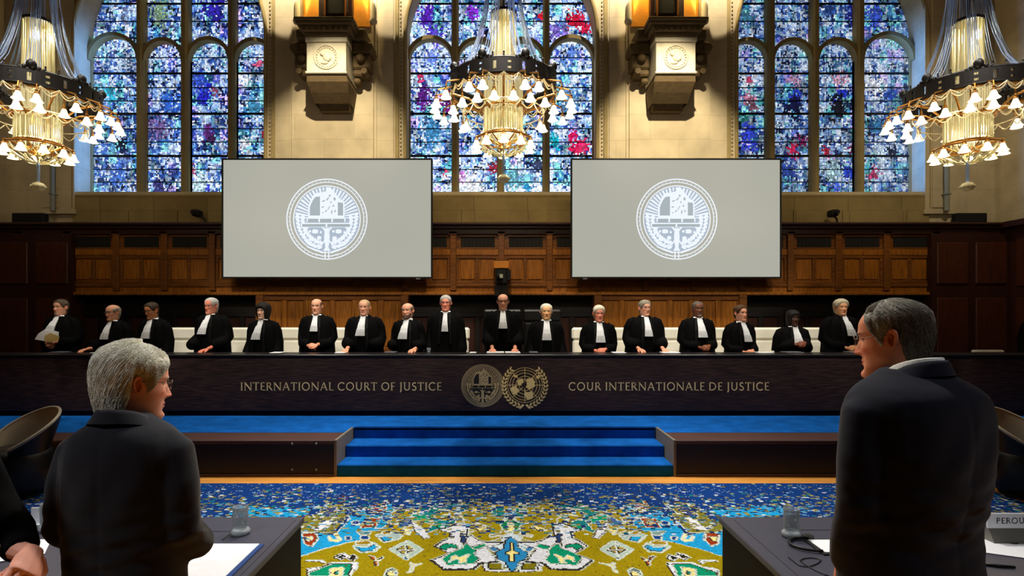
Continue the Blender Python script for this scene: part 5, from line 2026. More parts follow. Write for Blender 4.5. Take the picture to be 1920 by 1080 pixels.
def make_person(o):
    """o: options; builds the figure around a root empty standing at its feet"""
    H = o['H']                          # standing height
    x, y, z0 = o['loc']
    rt = thing('person', o['label'], 'person', (x, y, z0), 0, o.get('group'))
    yaw, hy, hp, ht = R(o.get('yaw', 0)), R(o.get('hyaw', 0)), R(o.get('hpitch', 0)), R(o.get('htilt', 0))
    sc = o.get('hs', 1.0)
    cz = H - .2357 * sc - .005           # chin height
    nr, nc = o.get('res', (64, 56))
    lean = o.get('lean', 0)
    M = Matrix.Translation((x, y, z0)) @ Matrix.Rotation(yaw, 4, 'Z')
    Mh = M @ Matrix.Translation((o.get('hxoff', 0), o.get('hfwd', -.02), cz))
    A = np.array(M)[:3, :3]

    def place(V):
        V = head_pose(V, hy, hp, ht, sc)
        sh = V.shape
        P = V.reshape(-1, 3)
        P = P @ A.T + np.array(Mh)[:3, 3]
        return P.reshape(sh)

    V, Cc, Z, T = head_surface(nr, nc, o)
    n_r = V.shape[0]
    body = MB()
    cols = []
    Vp = place(V)
    body.add(Vp.reshape(-1, 3), grid_faces(n_r, nc) + [tuple(range(nc))[::-1]])
    cols.append(Cc.reshape(-1, 3))
    sk = np.array(o.get('skin', (214, 158, 128)), dtype=float)
    for sd in (-1, 1):
        ev, ef = ear_mesh(sd, o.get('earres', 8), o.get('wide', 1.0))
        body.add(place(ev), ef)
        cols.append(np.ones((len(ev), 3)) * sk * np.array((1.0, .90, .86)))
        # eyeball with iris
        q = MB()
        q.ball((0, 0, 0), .0122, 12, 10)
        e = np.array(q.v)
        fwd = -e[:, 1] / .0122
        ec = np.where((fwd > .93)[:, None], np.array((20, 14, 10)), np.where((fwd > .80)[:, None], np.array(o.get('iris', (70, 50, 36))), np.array((205, 196, 188))))
        lid = (e[:, 2] > .0052) | (e[:, 2] < -.0062)
        ec = np.where(lid[:, None], sk * .86, ec)
        e = e + np.array((sd * .0305, -.0665, .1245))
        body.add(place(e), q.f)
        cols.append(ec.astype(float))
    # arms and hands
    hands = o.get('hand_fn')
    o['el_z'] = cz - .42
    if hands:
        hm = hands(M, o)
        body.add(hm.v, hm.f)
        cols.append(np.ones((len(hm.v), 3)) * sk * np.array((1.0, .93, .90)) * o.get('handtone', 1.0))
    body.c = linv(np.clip(np.concatenate(cols), 0, 255))
    skm = mat('skin', (255, 255, 255), .5, attr='Col', spec=.35, bump=.03, bscale=260)
    body.build('body', skm, rt, smooth=True)
    # hair
    if o.get('hairkind'):
        d = hair_fields(Z, T, o['hairkind'])
        th = o.get('hairthick', .012)
        w = smooth01((d + .004) / .026)
        rs = np.random.RandomState(int(abs(x * 100)) + 3)
        nz = np.sin(T * 23 + Z * 40) * .0012 + np.sin(T * 51 + Z * 17 + 2) * .0008 + rs.randn(*Z.shape) * .0005
        cen = np.stack([np.zeros_like(Z), np.full_like(Z, .004), np.full_like(Z, .12)], -1)
        dirv = V - cen
        dirv[..., 2] *= .8
        dirv /= np.linalg.norm(dirv, axis=-1, keepdims=True) + 1e-9
        grow = 1 + o.get('hairback', 0) * smooth01((np.abs(T) - 1.2) / 1.2) * smooth01((Z - .0) / .05)
        off = (th * w * grow + nz * w * (1 if th > .006 else .3)) + .0012 - .006 * (1 - smooth01((d + .010) / .01))
        HV = V + dirv * off[..., None]
        keep = d > -.004
        keep &= Z > -.06
        keep[0, :] = False
        hb = MB()
        fs = grid_faces(n_r, nc, 0, keep)
        used = sorted({i for f in fs for i in f})
        mp = {u: i for i, u in enumerate(used)}
        HP = place(HV).reshape(-1, 3)
        inner = place(V - dirv * .004).reshape(-1, 3)
        hb.v = [tuple(HP[u]) for u in used]
        hb.f = [tuple(mp[i] for i in f) for f in fs]
        hb.mi = [0] * len(hb.f)
        hc = np.array(o['hair'], dtype=float)
        hc2 = np.array(o.get('hair2', o['hair']), dtype=float)
        mixn = (.5 + .5 * np.sin(T * 37 + Z * 60 + rs.rand() * 6)) * .5 + rs.rand(*Z.shape) * .5
        if 'hairmap' in o:
            mixn = o['hairmap'](Z, T) * .75 + mixn * .25
        HC = hc * (1 - mixn[..., None]) + hc2 * mixn[..., None]
        HC = HC.reshape(-1, 3)
        hb.c = linv(np.clip(HC[used], 0, 255))
        hair_o = hb.build('hair', mat('hair', (255, 255, 255), .6, attr='Col', spec=.3, bump=.6, bscale=160), rt, smooth=True)
        ns = o.get('strands', 0)
        if ns:
            add_strands(rt, o, V, HV, HC.reshape(V.shape), d, place, ns, n_r, nc, Z, T)
    if o.get('glasses'):
        q = MB()
        g0 = o['glasses']
        r_ = .0011 if o.get('fine') else .0022
        pts_all = []
        for sd in (-1, 1):
            loop = [(sd * .0325 + .0215 * math.copysign(abs(math.cos(a)) ** .7, math.cos(a)), -.1045 + .006 * abs(math.cos(a)) * 0 + .008 * (((sd * .0325 + .0215 * math.cos(a)) / .055) ** 2), .1235 + .0155 * math.copysign(abs(math.sin(a)) ** .8, math.sin(a))) for a in [2 * PI * k / 18 for k in range(18)]]
            q.tube(loop, r_, 5, closed=True)
            q.tube([(sd * .054, -.096, .129), (sd * .0735, -.075, .131), (sd * .0785, -.02, .133), (sd * .0795, .008, .133), (sd * .079, .024, .118)], r_, 5)
        q.tube([(-.011, -.104, .128), (0, -.108, .131), (.011, -.104, .128)], r_, 5)
        q.v = [tuple(p) for p in place(np.array(q.v))]
        q.build('glasses', mat('spectacle_%s' % g0, {'dark': (24, 20, 18), 'metal': (120, 110, 96)}[g0], .35, .4), rt)
    o['M'], o['cz'], o['rt'], o['place'] = M, cz, rt, place
    return rt


def add_strands(rt, o, V, HV, HC, d, place, ns, n_r, nc, Z, T):
    rs = np.random.RandomState(11)
    cand = np.argwhere((d > .004) & (Z > -.03))
    N = HV.copy()
    vs, fs, cs = [], [], []
    for s_ in range(ns):
        i, j = cand[rs.randint(len(cand))]
        i = i + rs.rand()
        j = j + rs.rand()
        ln = o.get('strandlen', .05) * (.6 + .7 * rs.rand())
        t = T[min(int(i), n_r - 1), int(j) % nc]
        # combed back and down
        side = 1 if t > 0 else -1
        pts = []
        ci, cj = i, j
        npt = 7
        lift = .0006 + .0035 * rs.rand() ** 3
        for k in range(npt):
            ii = min(max(ci, 1), n_r - 2)
            a, b = int(ii), int(math.floor(cj)) % nc
            fa, fb = ii - a, cj - math.floor(cj)
            p = (HV[a, b] * (1 - fa) * (1 - fb) + HV[a + 1, b] * fa * (1 - fb) + HV[a, (b + 1) % nc] * (1 - fa) * fb + HV[a + 1, (b + 1) % nc] * fa * fb)
            zz = Z[a, b]
            u = k / (npt - 1)
            nrm = p - np.array((0, .004, .12))
            nrm = nrm / (np.linalg.norm(nrm) + 1e-9)
            pts.append(p + nrm * (lift * math.sin(PI * min(1, u * .9 + .1)) + .0004))
            top = smooth01((zz - .17) / .04)
            tt = T[a, b]
            fwdness = max(0, 1 - abs(tt) / 1.6)
            stepz = ln / (npt - 1) / .0045 / (1 + 0 * top)
            di = -stepz * (.55 + .45 * (1 - fwdness)) * (n_r / 100)
            dj = side * (1.1 * fwdness + .25) * ln / (npt - 1) / .0045 * (nc / 120) * (1 + 1.2 * float(top))
            if zz > .2 and abs(tt) < 1.2:
                di = +stepz * .4 * (n_r / 100)
            ci += di + rs.randn() * .15
            cj += dj + rs.randn() * .15
        P = place(np.array(pts))
        c = HC[min(int(i), n_r - 1), int(j) % nc] * (.8 + .45 * rs.rand())
        n0 = len(vs)
        w = .00055
        for k in range(npt):
            tdir = P[min(k + 1, npt - 1)] - P[max(k - 1, 0)]
            tdir = tdir / (np.linalg.norm(tdir) + 1e-9)
            u = np.cross(tdir, (0.3, .2, .93))
            u /= np.linalg.norm(u) + 1e-9
            v = np.cross(tdir, u)
            ww = w * (1 - .6 * (k / (npt - 1)) ** 2)
            for a in (0, 2.094, 4.189):
                vs.append(tuple(P[k] + (u * math.cos(a) + v * math.sin(a)) * ww))
                cs.append(c)
        for k in range(npt - 1):
            for a in range(3):
                b = (a + 1) % 3
                fs.append((n0 + k * 3 + a, n0 + k * 3 + b, n0 + k * 3 + 3 + b, n0 + k * 3 + 3 + a))
    q = MB()
    q.add(vs, fs)
    q.c = linv(np.clip(np.array(cs), 0, 255))
    ob = q.build('hair_strands', MATS['hair'], rt, smooth=True, fix=False)
    ob['kind'] = 'stuff'


def hand_shape(M, wrist, fdir, up, side, curl=.5, scale=1.0, spread=.1, thumb_in=.6):
    """palm, four jointed fingers and a thumb; all vectors in the frame of M; side = +1 thumb to the left of fdir seen from above the back"""
    q = MB()
    w = Vector(wrist)
    f = Vector(fdir).normalized()
    u = Vector(up).normalized()
    r_ = f.cross(u).normalized() * side
    u = r_.cross(f).normalized() * side
    S_ = scale
    # palm
    rings = []
    for (t, hw, hh, sh) in ((0, .026, .018, 0), (.02, .030, .017, 0), (.05, .039, .015, .0), (.08, .042, .013, -.001), (.093, .040, .010, -.002)):
        ring = []
        for k in range(12):
            a = 2 * PI * k / 12
            ring.append(M @ (w + f * t * S_ + r_ * (hw * S_ * math.copysign(abs(math.cos(a)) ** .8, math.cos(a))) + u * ((hh * math.sin(a) + sh) * S_)))
        rings.append(ring)
    q.loft(rings)
    for i, (off, ln, rad) in enumerate(((-.031, .066, .0078), (-.011, .077, .0085), (.011, .081, .0088), (.031, .073, .0086))):
        p = w + f * (.082 * S_) + r_ * (off * S_)
        ang = .1 + curl * .3
        d = (f + r_ * off * spread * 20 * .3).normalized()
        pts, rads = [M @ (p - f * .012 * S_)], [rad * S_]
        pts.append(M @ p)
        rads.append(rad * 1.08 * S_)
        tot = 0
        for k, seg in enumerate((.46, .30, .24)):
            tot += curl * (.75, .95, .6)[k] * (1 + .06 * i)
            dd = (d * math.cos(tot) - u * math.sin(tot)).normalized()
            p = p + dd * ln * seg * S_
            pts.append(M @ p)
            rads.append(rad * (.98, .9, .62)[k] * S_)
        q.tube(pts, rads, 8)
        q.ball(pts[-1], rads[-1] * 1.0, 8, 6)
    # thumb from the side of the palm
    p = w + f * .022 * S_ + r_ * .026 * S_
    d1 = (f * .75 + r_ * .65 - u * .25).normalized()
    d2 = (f * 1.0 + r_ * (.35 - thumb_in * .5) - u * .35).normalized()
    d3 = (f * 1.0 - r_ * (thumb_in * .4) - u * .4).normalized()
    pts = [p, p + d1 * .034 * S_, p + d1 * .034 * S_ + d2 * .030 * S_, p + d1 * .034 * S_ + d2 * .030 * S_ + d3 * .024 * S_]
    q.tube([M @ a for a in pts], [.0125 * S_, .0115 * S_, .0098 * S_, .0068 * S_], 8)
    q.ball(M @ pts[-1], .0068 * S_, 8, 6)
    return q


def clasped(o_w=(0, -.26), z=1.0, voxel=.005, tilt=0, sc=1.0):
    """two hands folded in front, with forearms running back into the sleeves"""
    def fn(M, o):
        q = MB()
        hy, hz = o_w[1], z
        cx = o_w[0]
        a = hand_shape(M, (cx + .065, hy + .04, hz + .012 + tilt * .04), (-.85, -.35, -.12 - tilt * .6), (.15, -.75, .75), -1, .85, sc)
        q.add(a.v, a.f)
        b = hand_shape(M, (cx - .06, hy + .05, hz - .012 - tilt * .04), (.85, -.25, -.12 + tilt * .3), (-.1, -.75, .7), 1, .9, sc)
        q.add(b.v, b.f)
        for sd in (-1, 1):
            h0 = Vector((cx + sd * .062, hy + .045, hz + sd * .012))
            el = Vector((sd * .21, .03, o['el_z']))
            q.tube([M @ h0, M @ (h0 + (el - h0) * .30)], [.026, .032], 10)
        e = evaluated(q, voxel, 2)
        return e
    return fn


def resting(pts, voxel=.005, sc=1.0):
    """hands laid on the bench top: pts (x, y, z) of the knuckles in the local frame"""
    def fn(M, o):
        q = MB()
        for (hx, hy, hz, sd) in pts:
            a = hand_shape(M, (hx, hy + .09, hz + .03), (-.15 * sd, -1, -.12), (0, -.1, 1), -sd if sd > 0 else 1, .35, sc)
            q.add(a.v, a.f)
            h0 = Vector((hx, hy + .10, hz + .032))
            el = Vector((sd * .21, .03, o['el_z']))
            q.tube([M @ h0, M @ (h0 + (el - h0) * .35)], [.027, .033], 10)
        return evaluated(q, voxel, 2)
    return fn


def sup_ring(M, cx, cy, z, wx, fy, by, n=40, e=.8, fold=0, ph=0, kf=9):
    out = []
    for k in range(n):
        a = 2 * PI * k / n
        c, s_ = math.cos(a), math.sin(a)
        f = 1 + fold * math.sin(kf * a + ph) + fold * .5 * math.sin(kf * 2.3 * a + ph * 2 + 1)
        x_ = wx * math.copysign(abs(c) ** e, c) * f
        y_ = (by if s_ > 0 else fy) * math.copysign(abs(s_) ** e, s_) * f
        out.append(M @ Vector((cx + x_, cy + y_, z)))
    return out


ROBE = mat('black_robe', (5, 5, 6), .8, spec=.08, bump=.2, bscale=30)
LACE = mat('white_jabot', (236, 238, 242), .8, bump=.4, bscale=120)
LACE2 = mat('lace_jabot', (206, 208, 212), .85, var=.16, vscale=120, bump=.5, bscale=160)
SATIN = mat('black_satin', (6, 6, 7), .5, spec=.15)


def robe_for(o):
    M, cz, rt = o['M'], o['cz'] + .062, o['rt']
    k = o.get('bulk', 1.0)
    sd_ = o['loc'][0] * 3
    q = MB()
    sh = cz - .105
    R_ = []
    for (dz, w, f, b, e, fo) in ((.055, .072, .06, .085, 1, 0), (.035, .085, .072, .095, 1, 0), (.012, .125, .085, .105, .95, 0), (-.02, .178, .10, .118, .9, .0), (-.05, .205, .115, .13, .85, .004), (-.10, .222, .13, .14, .85, .012), (-.2, .236, .145, .15, .85, .018),
                                 (-.35, .252, .152, .155, .85, .025), (-.5, .262, .155, .16, .85, .032), (-.75, .27, .16, .165, .85, .04), (-1.0, .28, .17, .17, .85, .045)):
        z = max(sh + dz, .12)
        R_.append(sup_ring(M, 0, 0.0, z, w * k, f * k, b * k, 48, e, fo, sd_, 9))
    R_.append(sup_ring(M, 0, 0, .03, .29 * k, .17 * k, .18 * k, 48, .85, .05, sd_, 9))
    q.loft(R_)
    q.build('robe', ROBE, rt, smooth=True)
    # wide sleeves
    hz = o.get('hz', cz - .5)
    hx = o.get('hx', .10)
    hy = o.get('hy', -.20)
    hx0 = o.get('hx0', 0)
    for sd in (-1, 1):
        q = MB()
        shx, shz = .165 * k, sh - .035
        el = Vector((sd * .215 * k, .03, sh - .30))
        wr = Vector((hx0 + sd * hx, hy, hz + .01))
        path = [Vector((shx * sd * .75, .0, shz + .012)), Vector((shx * sd * 1.08, .0, shz - .02)), Vector((sd * .205 * k, .012, sh - .14)), el, (el + wr) / 2 + Vector((sd * .03, .02, -.035)), wr]
        rad = [.055, .072, .080, .088, .092, .075]
        q.tube([M @ p for p in path], [r_ * k for r_ in rad], 18)
        q.build('sleeve', ROBE, rt, smooth=True)
    # satin facings down the front
    for sd in (-1, 1):
        q = MB()
        vs = []
        zz = [sh + .03, sh - .05, sh - .15, sh - .28, sh - .45]
        yy = [-.090, -.112, -.140, -.158, -.172]
        for z, y_ in zip(zz, yy):
            x0 = sd * (.045 + .02 * (sh - z) / .3)
            vs += [M @ Vector((x0, y_ * k - .012, z)), M @ Vector((x0 + sd * .035, y_ * k - .004, z)), M @ Vector((x0 + sd * .035, y_ * k + .03, z)), M @ Vector((x0, y_ * k + .03, z))]
        q.loft([vs[i * 4:i * 4 + 4] for i in range(5)])
        q.build('facing', SATIN, rt)
    # collar and jabot
    q = MB()
    P_ = o['place']
    cr = []
    nseg = 28
    for (z, e) in ((-.088, .010), (-.058, .006), (-.056, .002), (-.088, .003)):
        w0 = np.interp(z, [-.105, -.075, -.04], [.10, .070, .061])
        f0 = np.interp(z, [-.105, -.075, -.04], [.062, .055, .050])
        b0 = np.interp(z, [-.105, -.075, -.04], [.088, .078, .072])
        ring = []
        for j in range(nseg):
            a = 2 * PI * j / nseg
            c, s_ = math.cos(a), math.sin(a)
            ring.append((c * (w0 + e), s_ * ((b0 if s_ > 0 else f0) + e), z + .060))
        cr.append([Vector(p) for p in P_(np.array(ring))])
    q.loft(cr, cap=False)
    q.add([p for p in cr[0]] + [p for p in cr[3]], [(j, (j + 1) % nseg, nseg + (j + 1) % nseg, nseg + j) for j in range(nseg)])
    q.build('collar', LACE, rt, smooth=True)
    js = o.get('jslant', 0)
    jl = o.get('jlen', .29)
    jw = o.get('jw', 1.0)
    for part, (t0, t1, m_) in enumerate(((0, .68, LACE), (.66, 1.0, LACE2))):
        q = MB()
        n, mc = 12, 20
        ftop = cz - .078
        rows = []
        for i in range(n + 1):
            t = t0 + (t1 - t0) * i / n
            z = ftop - jl * t
            wdt = (.038 + .030 * t) * jw * (1.06 if part else 1)
            yb_ = -np.interp(sh - z, [-.06, .02, .05, .1, .2, .35], [.070, .108, .122, .145, .165, .178]) * k - .006
            row = []
            for j in range(mc + 1):
                u = -1 + 2 * j / mc
                yy_ = yb_ - .010 * (.5 + .5 * math.cos(u * 12.0)) * (.3 + .7 * t) + .010 * u * u - (.006 if part else 0)
                row.append(Vector((u * wdt + js * t * .1, yy_, z)))
            rows.append(row)
        ring = [[M @ p for p in row] + [M @ (p + Vector((0, .012, 0))) for p in row[::-1]] for row in rows]
        q.loft(ring)
        q.build('jabot' if not part else 'jabot_lace', m_, rt, smooth=False)

# ------------------------------------------------------------------ the row of judges
YJ = 8.55
SJ = FPX / YJ
SK = {'fair': (226, 164, 134), 'pink': (224, 142, 116), 'pale': (236, 188, 160), 'tan': (206, 150, 108), 'olive': (178, 116, 76), 'brown': (104, 62, 42), 'dark': (74, 44, 32), 'yellow': (222, 172, 122)}
JG = 'robed judges standing behind the bench'


def hz_of(py, Y=8.25):
    return CAMZ - (py - VY) * Y / FPX - ZD


DESK = ZBT - ZD
# px, py of the crown, options
JUDGES = [
    (116, 562, dict(label='bearded robed person farthest left behind the bench, holding white papers and a tan folder', yaw=-4, hyaw=-12, skin='fair', hairkind='crop', hair=(70, 56, 44), hair2=(110, 96, 82), goatee=(110, 96, 86), jslant=-.5, hands=('c', 0, 643), bulk=1.02, jlen=.22)),
    (216, 571, dict(label='robed person with glasses and grey side hair, second from the left behind the bench', yaw=-14, hyaw=-18, hpitch=6, skin='fair', hairkind='fringe', hair=(150, 140, 128), jslant=-.25, hands=('r', [(-.17, 656, 1)]), glasses='metal', jlen=.27)),
    (290, 567, dict(label='robed person with dark short hair, brown skin and glasses looking down', yaw=-10, hyaw=-16, hpitch=14, skin='olive', hairkind='crop', hair=(40, 30, 22), hair2=(70, 56, 40), jslant=-.2, hands=None, glasses='dark', bulk=.96)),
    (399, 559, dict(label='robed person with white hair and glasses, a cream chair close on each side', yaw=-12, hyaw=-20, hpitch=4, skin='pink', hairkind='thin', hair=(200, 200, 196), jslant=-.55, hands=('r', [(.14, 657, 1)]), glasses='dark', bulk=1.05)),
    (495, 569, dict(label='robed person with chin length black hair, standing before the dark recess edge', yaw=-8, hyaw=-10, skin='pale', hairkind='bob', hair=(16, 13, 12), hair2=(34, 26, 22), hairthick=.026, jslant=-.45, hands=None, bulk=.96)),
    (595, 560, dict(label='robed person with a shaved head, hands folded low, before the left lit oak panels', yaw=0, hyaw=0, hpitch=2, skin='fair', hairkind='fringe', hair=(96, 80, 66), hairthick=.003, jslant=.0, jw=.8, jlen=.24, hands=('c', .0, 648, -.5), bulk=1.0)),
    (684, 562, dict(label='robed person with thin pale hair, before the middle of the left lit panels', yaw=-3, hyaw=0, skin='fair', hairkind='thin', hair=(190, 160, 122), hairthick=.006, jslant=-.2, hands=('r', [(-.18, 660, 1)]), bulk=1.08)),
    (765, 568, dict(label='robed bald person with a dark grey beard behind the bench', yaw=-10, hyaw=-14, skin='fair', hairkind='fringe', hair=(110, 98, 88), beard=(74, 62, 54), jslant=-.4, hands=('r', [(.19, 660, 1)]), bulk=.93)),
    (836, 554, dict(label='robed person with grey hair and dark glasses, left neighbour of the standing president', yaw=0, hyaw=0, skin='pink', hairkind='full', hair=(150, 146, 142), hair2=(190, 188, 186), glasses='dark', jw=.7, jslant=0, hands=None, bulk=1.0)),
    (943, 551, dict(label='balding robed person at the middle of the bench, both hands on open papers', yaw=0, hyaw=0, hpitch=4, skin='fair', hairkind='fringe', hair=(60, 48, 40), jslant=0, jlen=.27, jw=.9, glasses='dark', hands=('r', [(-.155, 655, 1), (.175, 656, -1)]), bulk=1.06)),
    (1024, 570, dict(label='robed person with white hair and a light brown face, right neighbour of the middle judge', yaw=0, hyaw=0, skin='yellow', hairkind='receding', hair=(214, 208, 196), jslant=-.05, hands=None, bulk=.98)),
    (1122, 573, dict(label='robed person with thick white hair and a red face, hands folded on the bench edge', yaw=0, hyaw=4, hpitch=6, skin='pink', hairkind='full', hair=(226, 220, 200), hair2=(200, 190, 168), hairthick=.016, jslant=.05, jlen=.30, hands=('c', .0, 657), bulk=.98)),
    (1208, 563, dict(label='robed person with grey hair and glasses looking to the right, before the right lit panels', yaw=4, hyaw=22, skin='fair', hairkind='full', hair=(124, 116, 100), hair2=(160, 152, 136), glasses='metal', jslant=.1, jw=.85, hands=('r', [(-.17, 660, 1), (.19, 661, -1)]), bulk=1.1)),
    (1307, 565, dict(label='robed person with dark brown skin and cropped greying hair before the right lit panels', yaw=4, hyaw=2, skin='brown', hairkind='receding', hair=(64, 56, 50), hair2=(110, 104, 98), hairthick=.004, goatee=(120, 112, 108), jslant=.2, hands=('c', .04, 651), handtone=1.15, bulk=1.0)),
    (1387, 573, dict(label='robed person with short brown hair, turned to the right, beside the right lit panels', yaw=14, hyaw=14, skin='fair', hairkind='crop', hair=(70, 48, 30), hair2=(96, 68, 44), hairthick=.018, jslant=.35, jw=.9, hands=('c', .02, 660), bulk=.94)),
    (1485, 582, dict(label='robed person with very dark skin and black hair, hands joined before the dark recess', yaw=2, hyaw=4, skin='dark', hairkind='bob', hair=(10, 8, 8), hair2=(20, 16, 15), hairthick=.016, jslant=.15, jlen=.26, hands=('c', .02, 644), handtone=1.6, bulk=1.0)),
    (1575, 562, dict(label='robed person with curly pale hair, farthest right of the judges in view', yaw=8, hyaw=-14, skin='tan', hairkind='full', hair=(196, 186, 160), hair2=(160, 148, 126), hairthick=.022, jslant=.55, hands=('c', .03, 652), bulk=1.08)),
]
for i, (px, py, d) in enumerate(JUDGES):
    o = dict(d)
    o['skin'] = SK[o['skin']]
    top = CAMZ - (py - VY) / SJ
    o['H'] = top - ZD
    o['loc'] = (W(px, 0, YJ).x, YJ, ZD)
    o['group'] = JG
    o['hs'] = .99
    o['hyaw'] = o.get('hyaw', 0) * .6
    o['yaw'] = o.get('yaw', 0) * .8
    o['res'] = (58, 52)
    o['handtone'] = o.get('handtone', 1.0)
    h = o.pop('hands')
    o['wide'] = (1.0, 1.04, .97)[i % 3]
    o['jowl'] = (.2, .5, .3, .6, 0, .2, .3, .3, .4, .1, .1, .5, .3, .2, 0, .1, .3)[i]
    if h and h[0] == 'c':
        z = hz_of(h[2], YJ - .22)
        o['hand_fn'] = clasped((h[1], -.24), z, .006, h[3] if len(h) > 3 else 0, 1.05)
        o['hz'], o['hx'], o['hy'], o['hx0'] = z, .085, -.17, h[1]
    elif h:
        pts = [(hx, -.40, DESK + .012, sd if len(h[1]) > 1 else (1 if hx > 0 else -1)) for (hx, pyh, sd) in h[1]]
        pts = [(hx, hy, hz, 1 if hx > 0 else -1) for (hx, hy, hz, sd) in pts]
        o['hand_fn'] = resting(pts, .006, 1.05)
        o['hz'], o['hx'], o['hy'] = DESK + .09, .17, -.24
    else:
        o['hz'], o['hx'], o['hy'] = .72, .20, -.12
    make_person(o)
    robe_for(o)

# papers and folder held by the first judge
jx = W(116, 0, YJ).x
zc_ = hz_of(640, YJ - .22) + ZD
q = MB()
pts = [(-.20, .0), (-.12, .26), (.0, .30), (.09, .12), (.17, .07), (.16, .0)]
for k in range(3):
    q.prism([(jx - .01 + a * (1 - .06 * k), zc_ + .02 + b * (1 - .05 * k)) for a, b in [(-.19, .01), (-.13, .10), (-.02, .17), (.17, .12), (.16, .0), (.0, -.02)]], YJ - .262 - .003 * k, YJ - .260 - .003 * k)
tag(q.build('paper_sheaf', WHITE), 'fanned white papers held by the judge farthest left', 'papers')
q = MB()
q.prism([(jx + a, zc_ + b) for a, b in [(-.05, .0), (-.03, .09), (.05, .125), (.18, .08), (.17, .02), (.08, -.01)]], YJ - .282, YJ - .276)
tag(q.build('tan_folder', mat('tan_card', (206, 178, 112), .7)), 'tan folder held with white papers by the judge farthest left', 'folder')

# registrar at the right end, mostly outside the frame
o = dict(label='dark robed person at the far right end behind the bench, cut by the photo edge', skin=SK['fair'], H=1.60, loc=(W(1950, 0, YJ).x, YJ, ZD), hs=1.05, res=(58, 52), hairkind='full', hair=(50, 36, 26), hz=.72, hx=.2, hy=-.1)
make_person(o)
robe_for(o)

# chairs
wch = make_chair(WLEATH)
spots = [(116, 1), (216, 1), (290, 1), (399, 1), (495, 1), (595, 1), (684, 1), (765, 1), (838, 1), (1024 + 86, 0), (1208, 1), (1307, 1), (1387, 1), (1485, 1), (1575, 1), ]
CH = [(290, 'cream chair showing to the right of the judge looking down'),
      (399, 'cream chair showing to the right of the white haired judge with glasses'), (495, 'cream chair showing to the right of the black haired judge'), (595, 'cream chair showing to the right of the shaved bald judge'),
      (836, 'cream chair, narrow strip showing right of the grey haired judge with dark glasses'),
      (1124, 'cream chair showing left of the red faced white haired judge'), (1208, 'cream chair showing left of the judge who looks to the right'), (1307, 'cream chair showing left of the dark brown skinned judge with cropped hair'),
      (1388, 'cream chair showing left of the short brown haired judge'), (1485, 'cream chair showing left of the judge with very dark skin'), (1575, 'cream chair showing left of the curly pale haired judge'), ]
YCH = 9.32
for i, (px, lab) in enumerate(CH):
    c = wch if i == 0 else copy_tree(wch)
    c.location = (W(px, 0, YJ).x, YCH, ZD)
    c.rotation_euler = (0, 0, (rnd.random() - .5) * .06)
    c['label'] = lab
    c['group'] = 'cream chairs behind the judges'
c = copy_tree(wch)
c.location = (W(1856, 0, 9.4).x, 9.4, ZD)
c['label'] = 'cream chair alone at the right end of the bench, only its top showing'
c['group'] = 'cream chairs behind the judges'
c.scale = (.82, 1, .68)
bch = make_chair(BLEATH, .30)
bch.name = 'president_chair'
for i, (px, lab) in enumerate(((943, 'tall black leather chair behind the judge in the middle'), (1024, 'tall black leather chair behind the right neighbour of the middle judge'))):
    c = bch if i == 0 else copy_tree(bch)
    c.location = (W(px, 0, YJ).x, YCH, ZD)
    c['label'] = lab
    c['group'] = 'tall black chairs in the middle'

# things lying on the bench top
zt = ZBT
q = MB()
for (a, b) in ((913, 945), (947, 975)):
    x0, x1 = W(a, 0, 8.12).x, W(b, 0, 8.12).x
    q.box(x0, x1, 7.95, 8.22, zt, zt + .012)
q.build('x', WHITE)
ob = bpy.data.objects['x']
ob.name = 'open_papers'
tag(ob, 'open white papers under the hands of the judge in the middle', 'papers')
for (px, w, lab) in ((112, 12, 'thin grey notebook on the bench before the judge farthest left'), (186, 8, 'white sheet of paper on the bench before the second judge from the left'), (520, 10, 'white paper on the bench beside the black haired judge'),
                     (640, 9, 'white paper on the bench between the shaved judge and the pale haired judge'), (733, 10, 'grey notebook on the bench left of the bearded judge'), (887, 6, 'white paper on the bench below the narrow chair strip'),
                     (1000, 8, 'grey notebook on the bench left of the right neighbour of the middle judge'), (1160, 12, 'white paper on the bench left of the judge who looks to the right'), (1256, 16, 'white paper on the bench right of the judge who looks to the right'),
                     (1432, 14, 'white paper on the bench left of the judge with very dark skin'), (1485, 16, 'dark laptop lid edge before the judge with very dark skin'), (1600, 12, 'grey notebook on the bench right of the curly haired judge')):
    q = MB()
    x0, x1 = W(px - w, 0, 8.1).x, W(px + w, 0, 8.1).x
    dark = 'grey' in lab or 'laptop' in lab
    q.bbox(x0, x1, 8.0, 8.2, zt, zt + (.008 if not dark else .015), .002)
    nm = 'laptop' if 'laptop' in lab else ('notebook' if 'notebook' in lab else 'paper_sheet')
    tag(q.build(nm, mat('grey_cover', (96, 98, 104), .4) if dark else WHITE), lab, 'laptop' if nm == 'laptop' else ('notebook' if nm == 'notebook' else 'paper'))
for (px, lab) in ((804, 'small glass on the bench right of the bearded judge'), (1620, 'small glass on the bench beside the curly haired judge')):
    q = MB()
    q.lathe([(.022, 0), (.026, .002), (.028, .07), (.026, .07), (.023, .008), (.0, .008)], (W(px, 0, 8.1).x, 8.1, zt), 14, cap=False)
    tag(q.build('drinking_glass', clear_mat(), smooth=True), lab, 'glass')

# ------------------------------------------------------------------ suits
SUIT_L = mat('charcoal_navy_suit', (17, 18, 26), .85, spec=.15, bump=.08, bscale=260, sheen=.15, var=.08, vscale=10)
SUIT_R = mat('navy_suit', (11, 15, 32), .85, spec=.15, bump=.08, bscale=260, sheen=.12, var=.08, vscale=10)
SUIT_D = mat('black_suit', (10, 10, 13), .85, spec=.1, bump=.2, bscale=260)
SHIRT = mat('white_shirt', (232, 230, 222), .8, bump=.2, bscale=200)


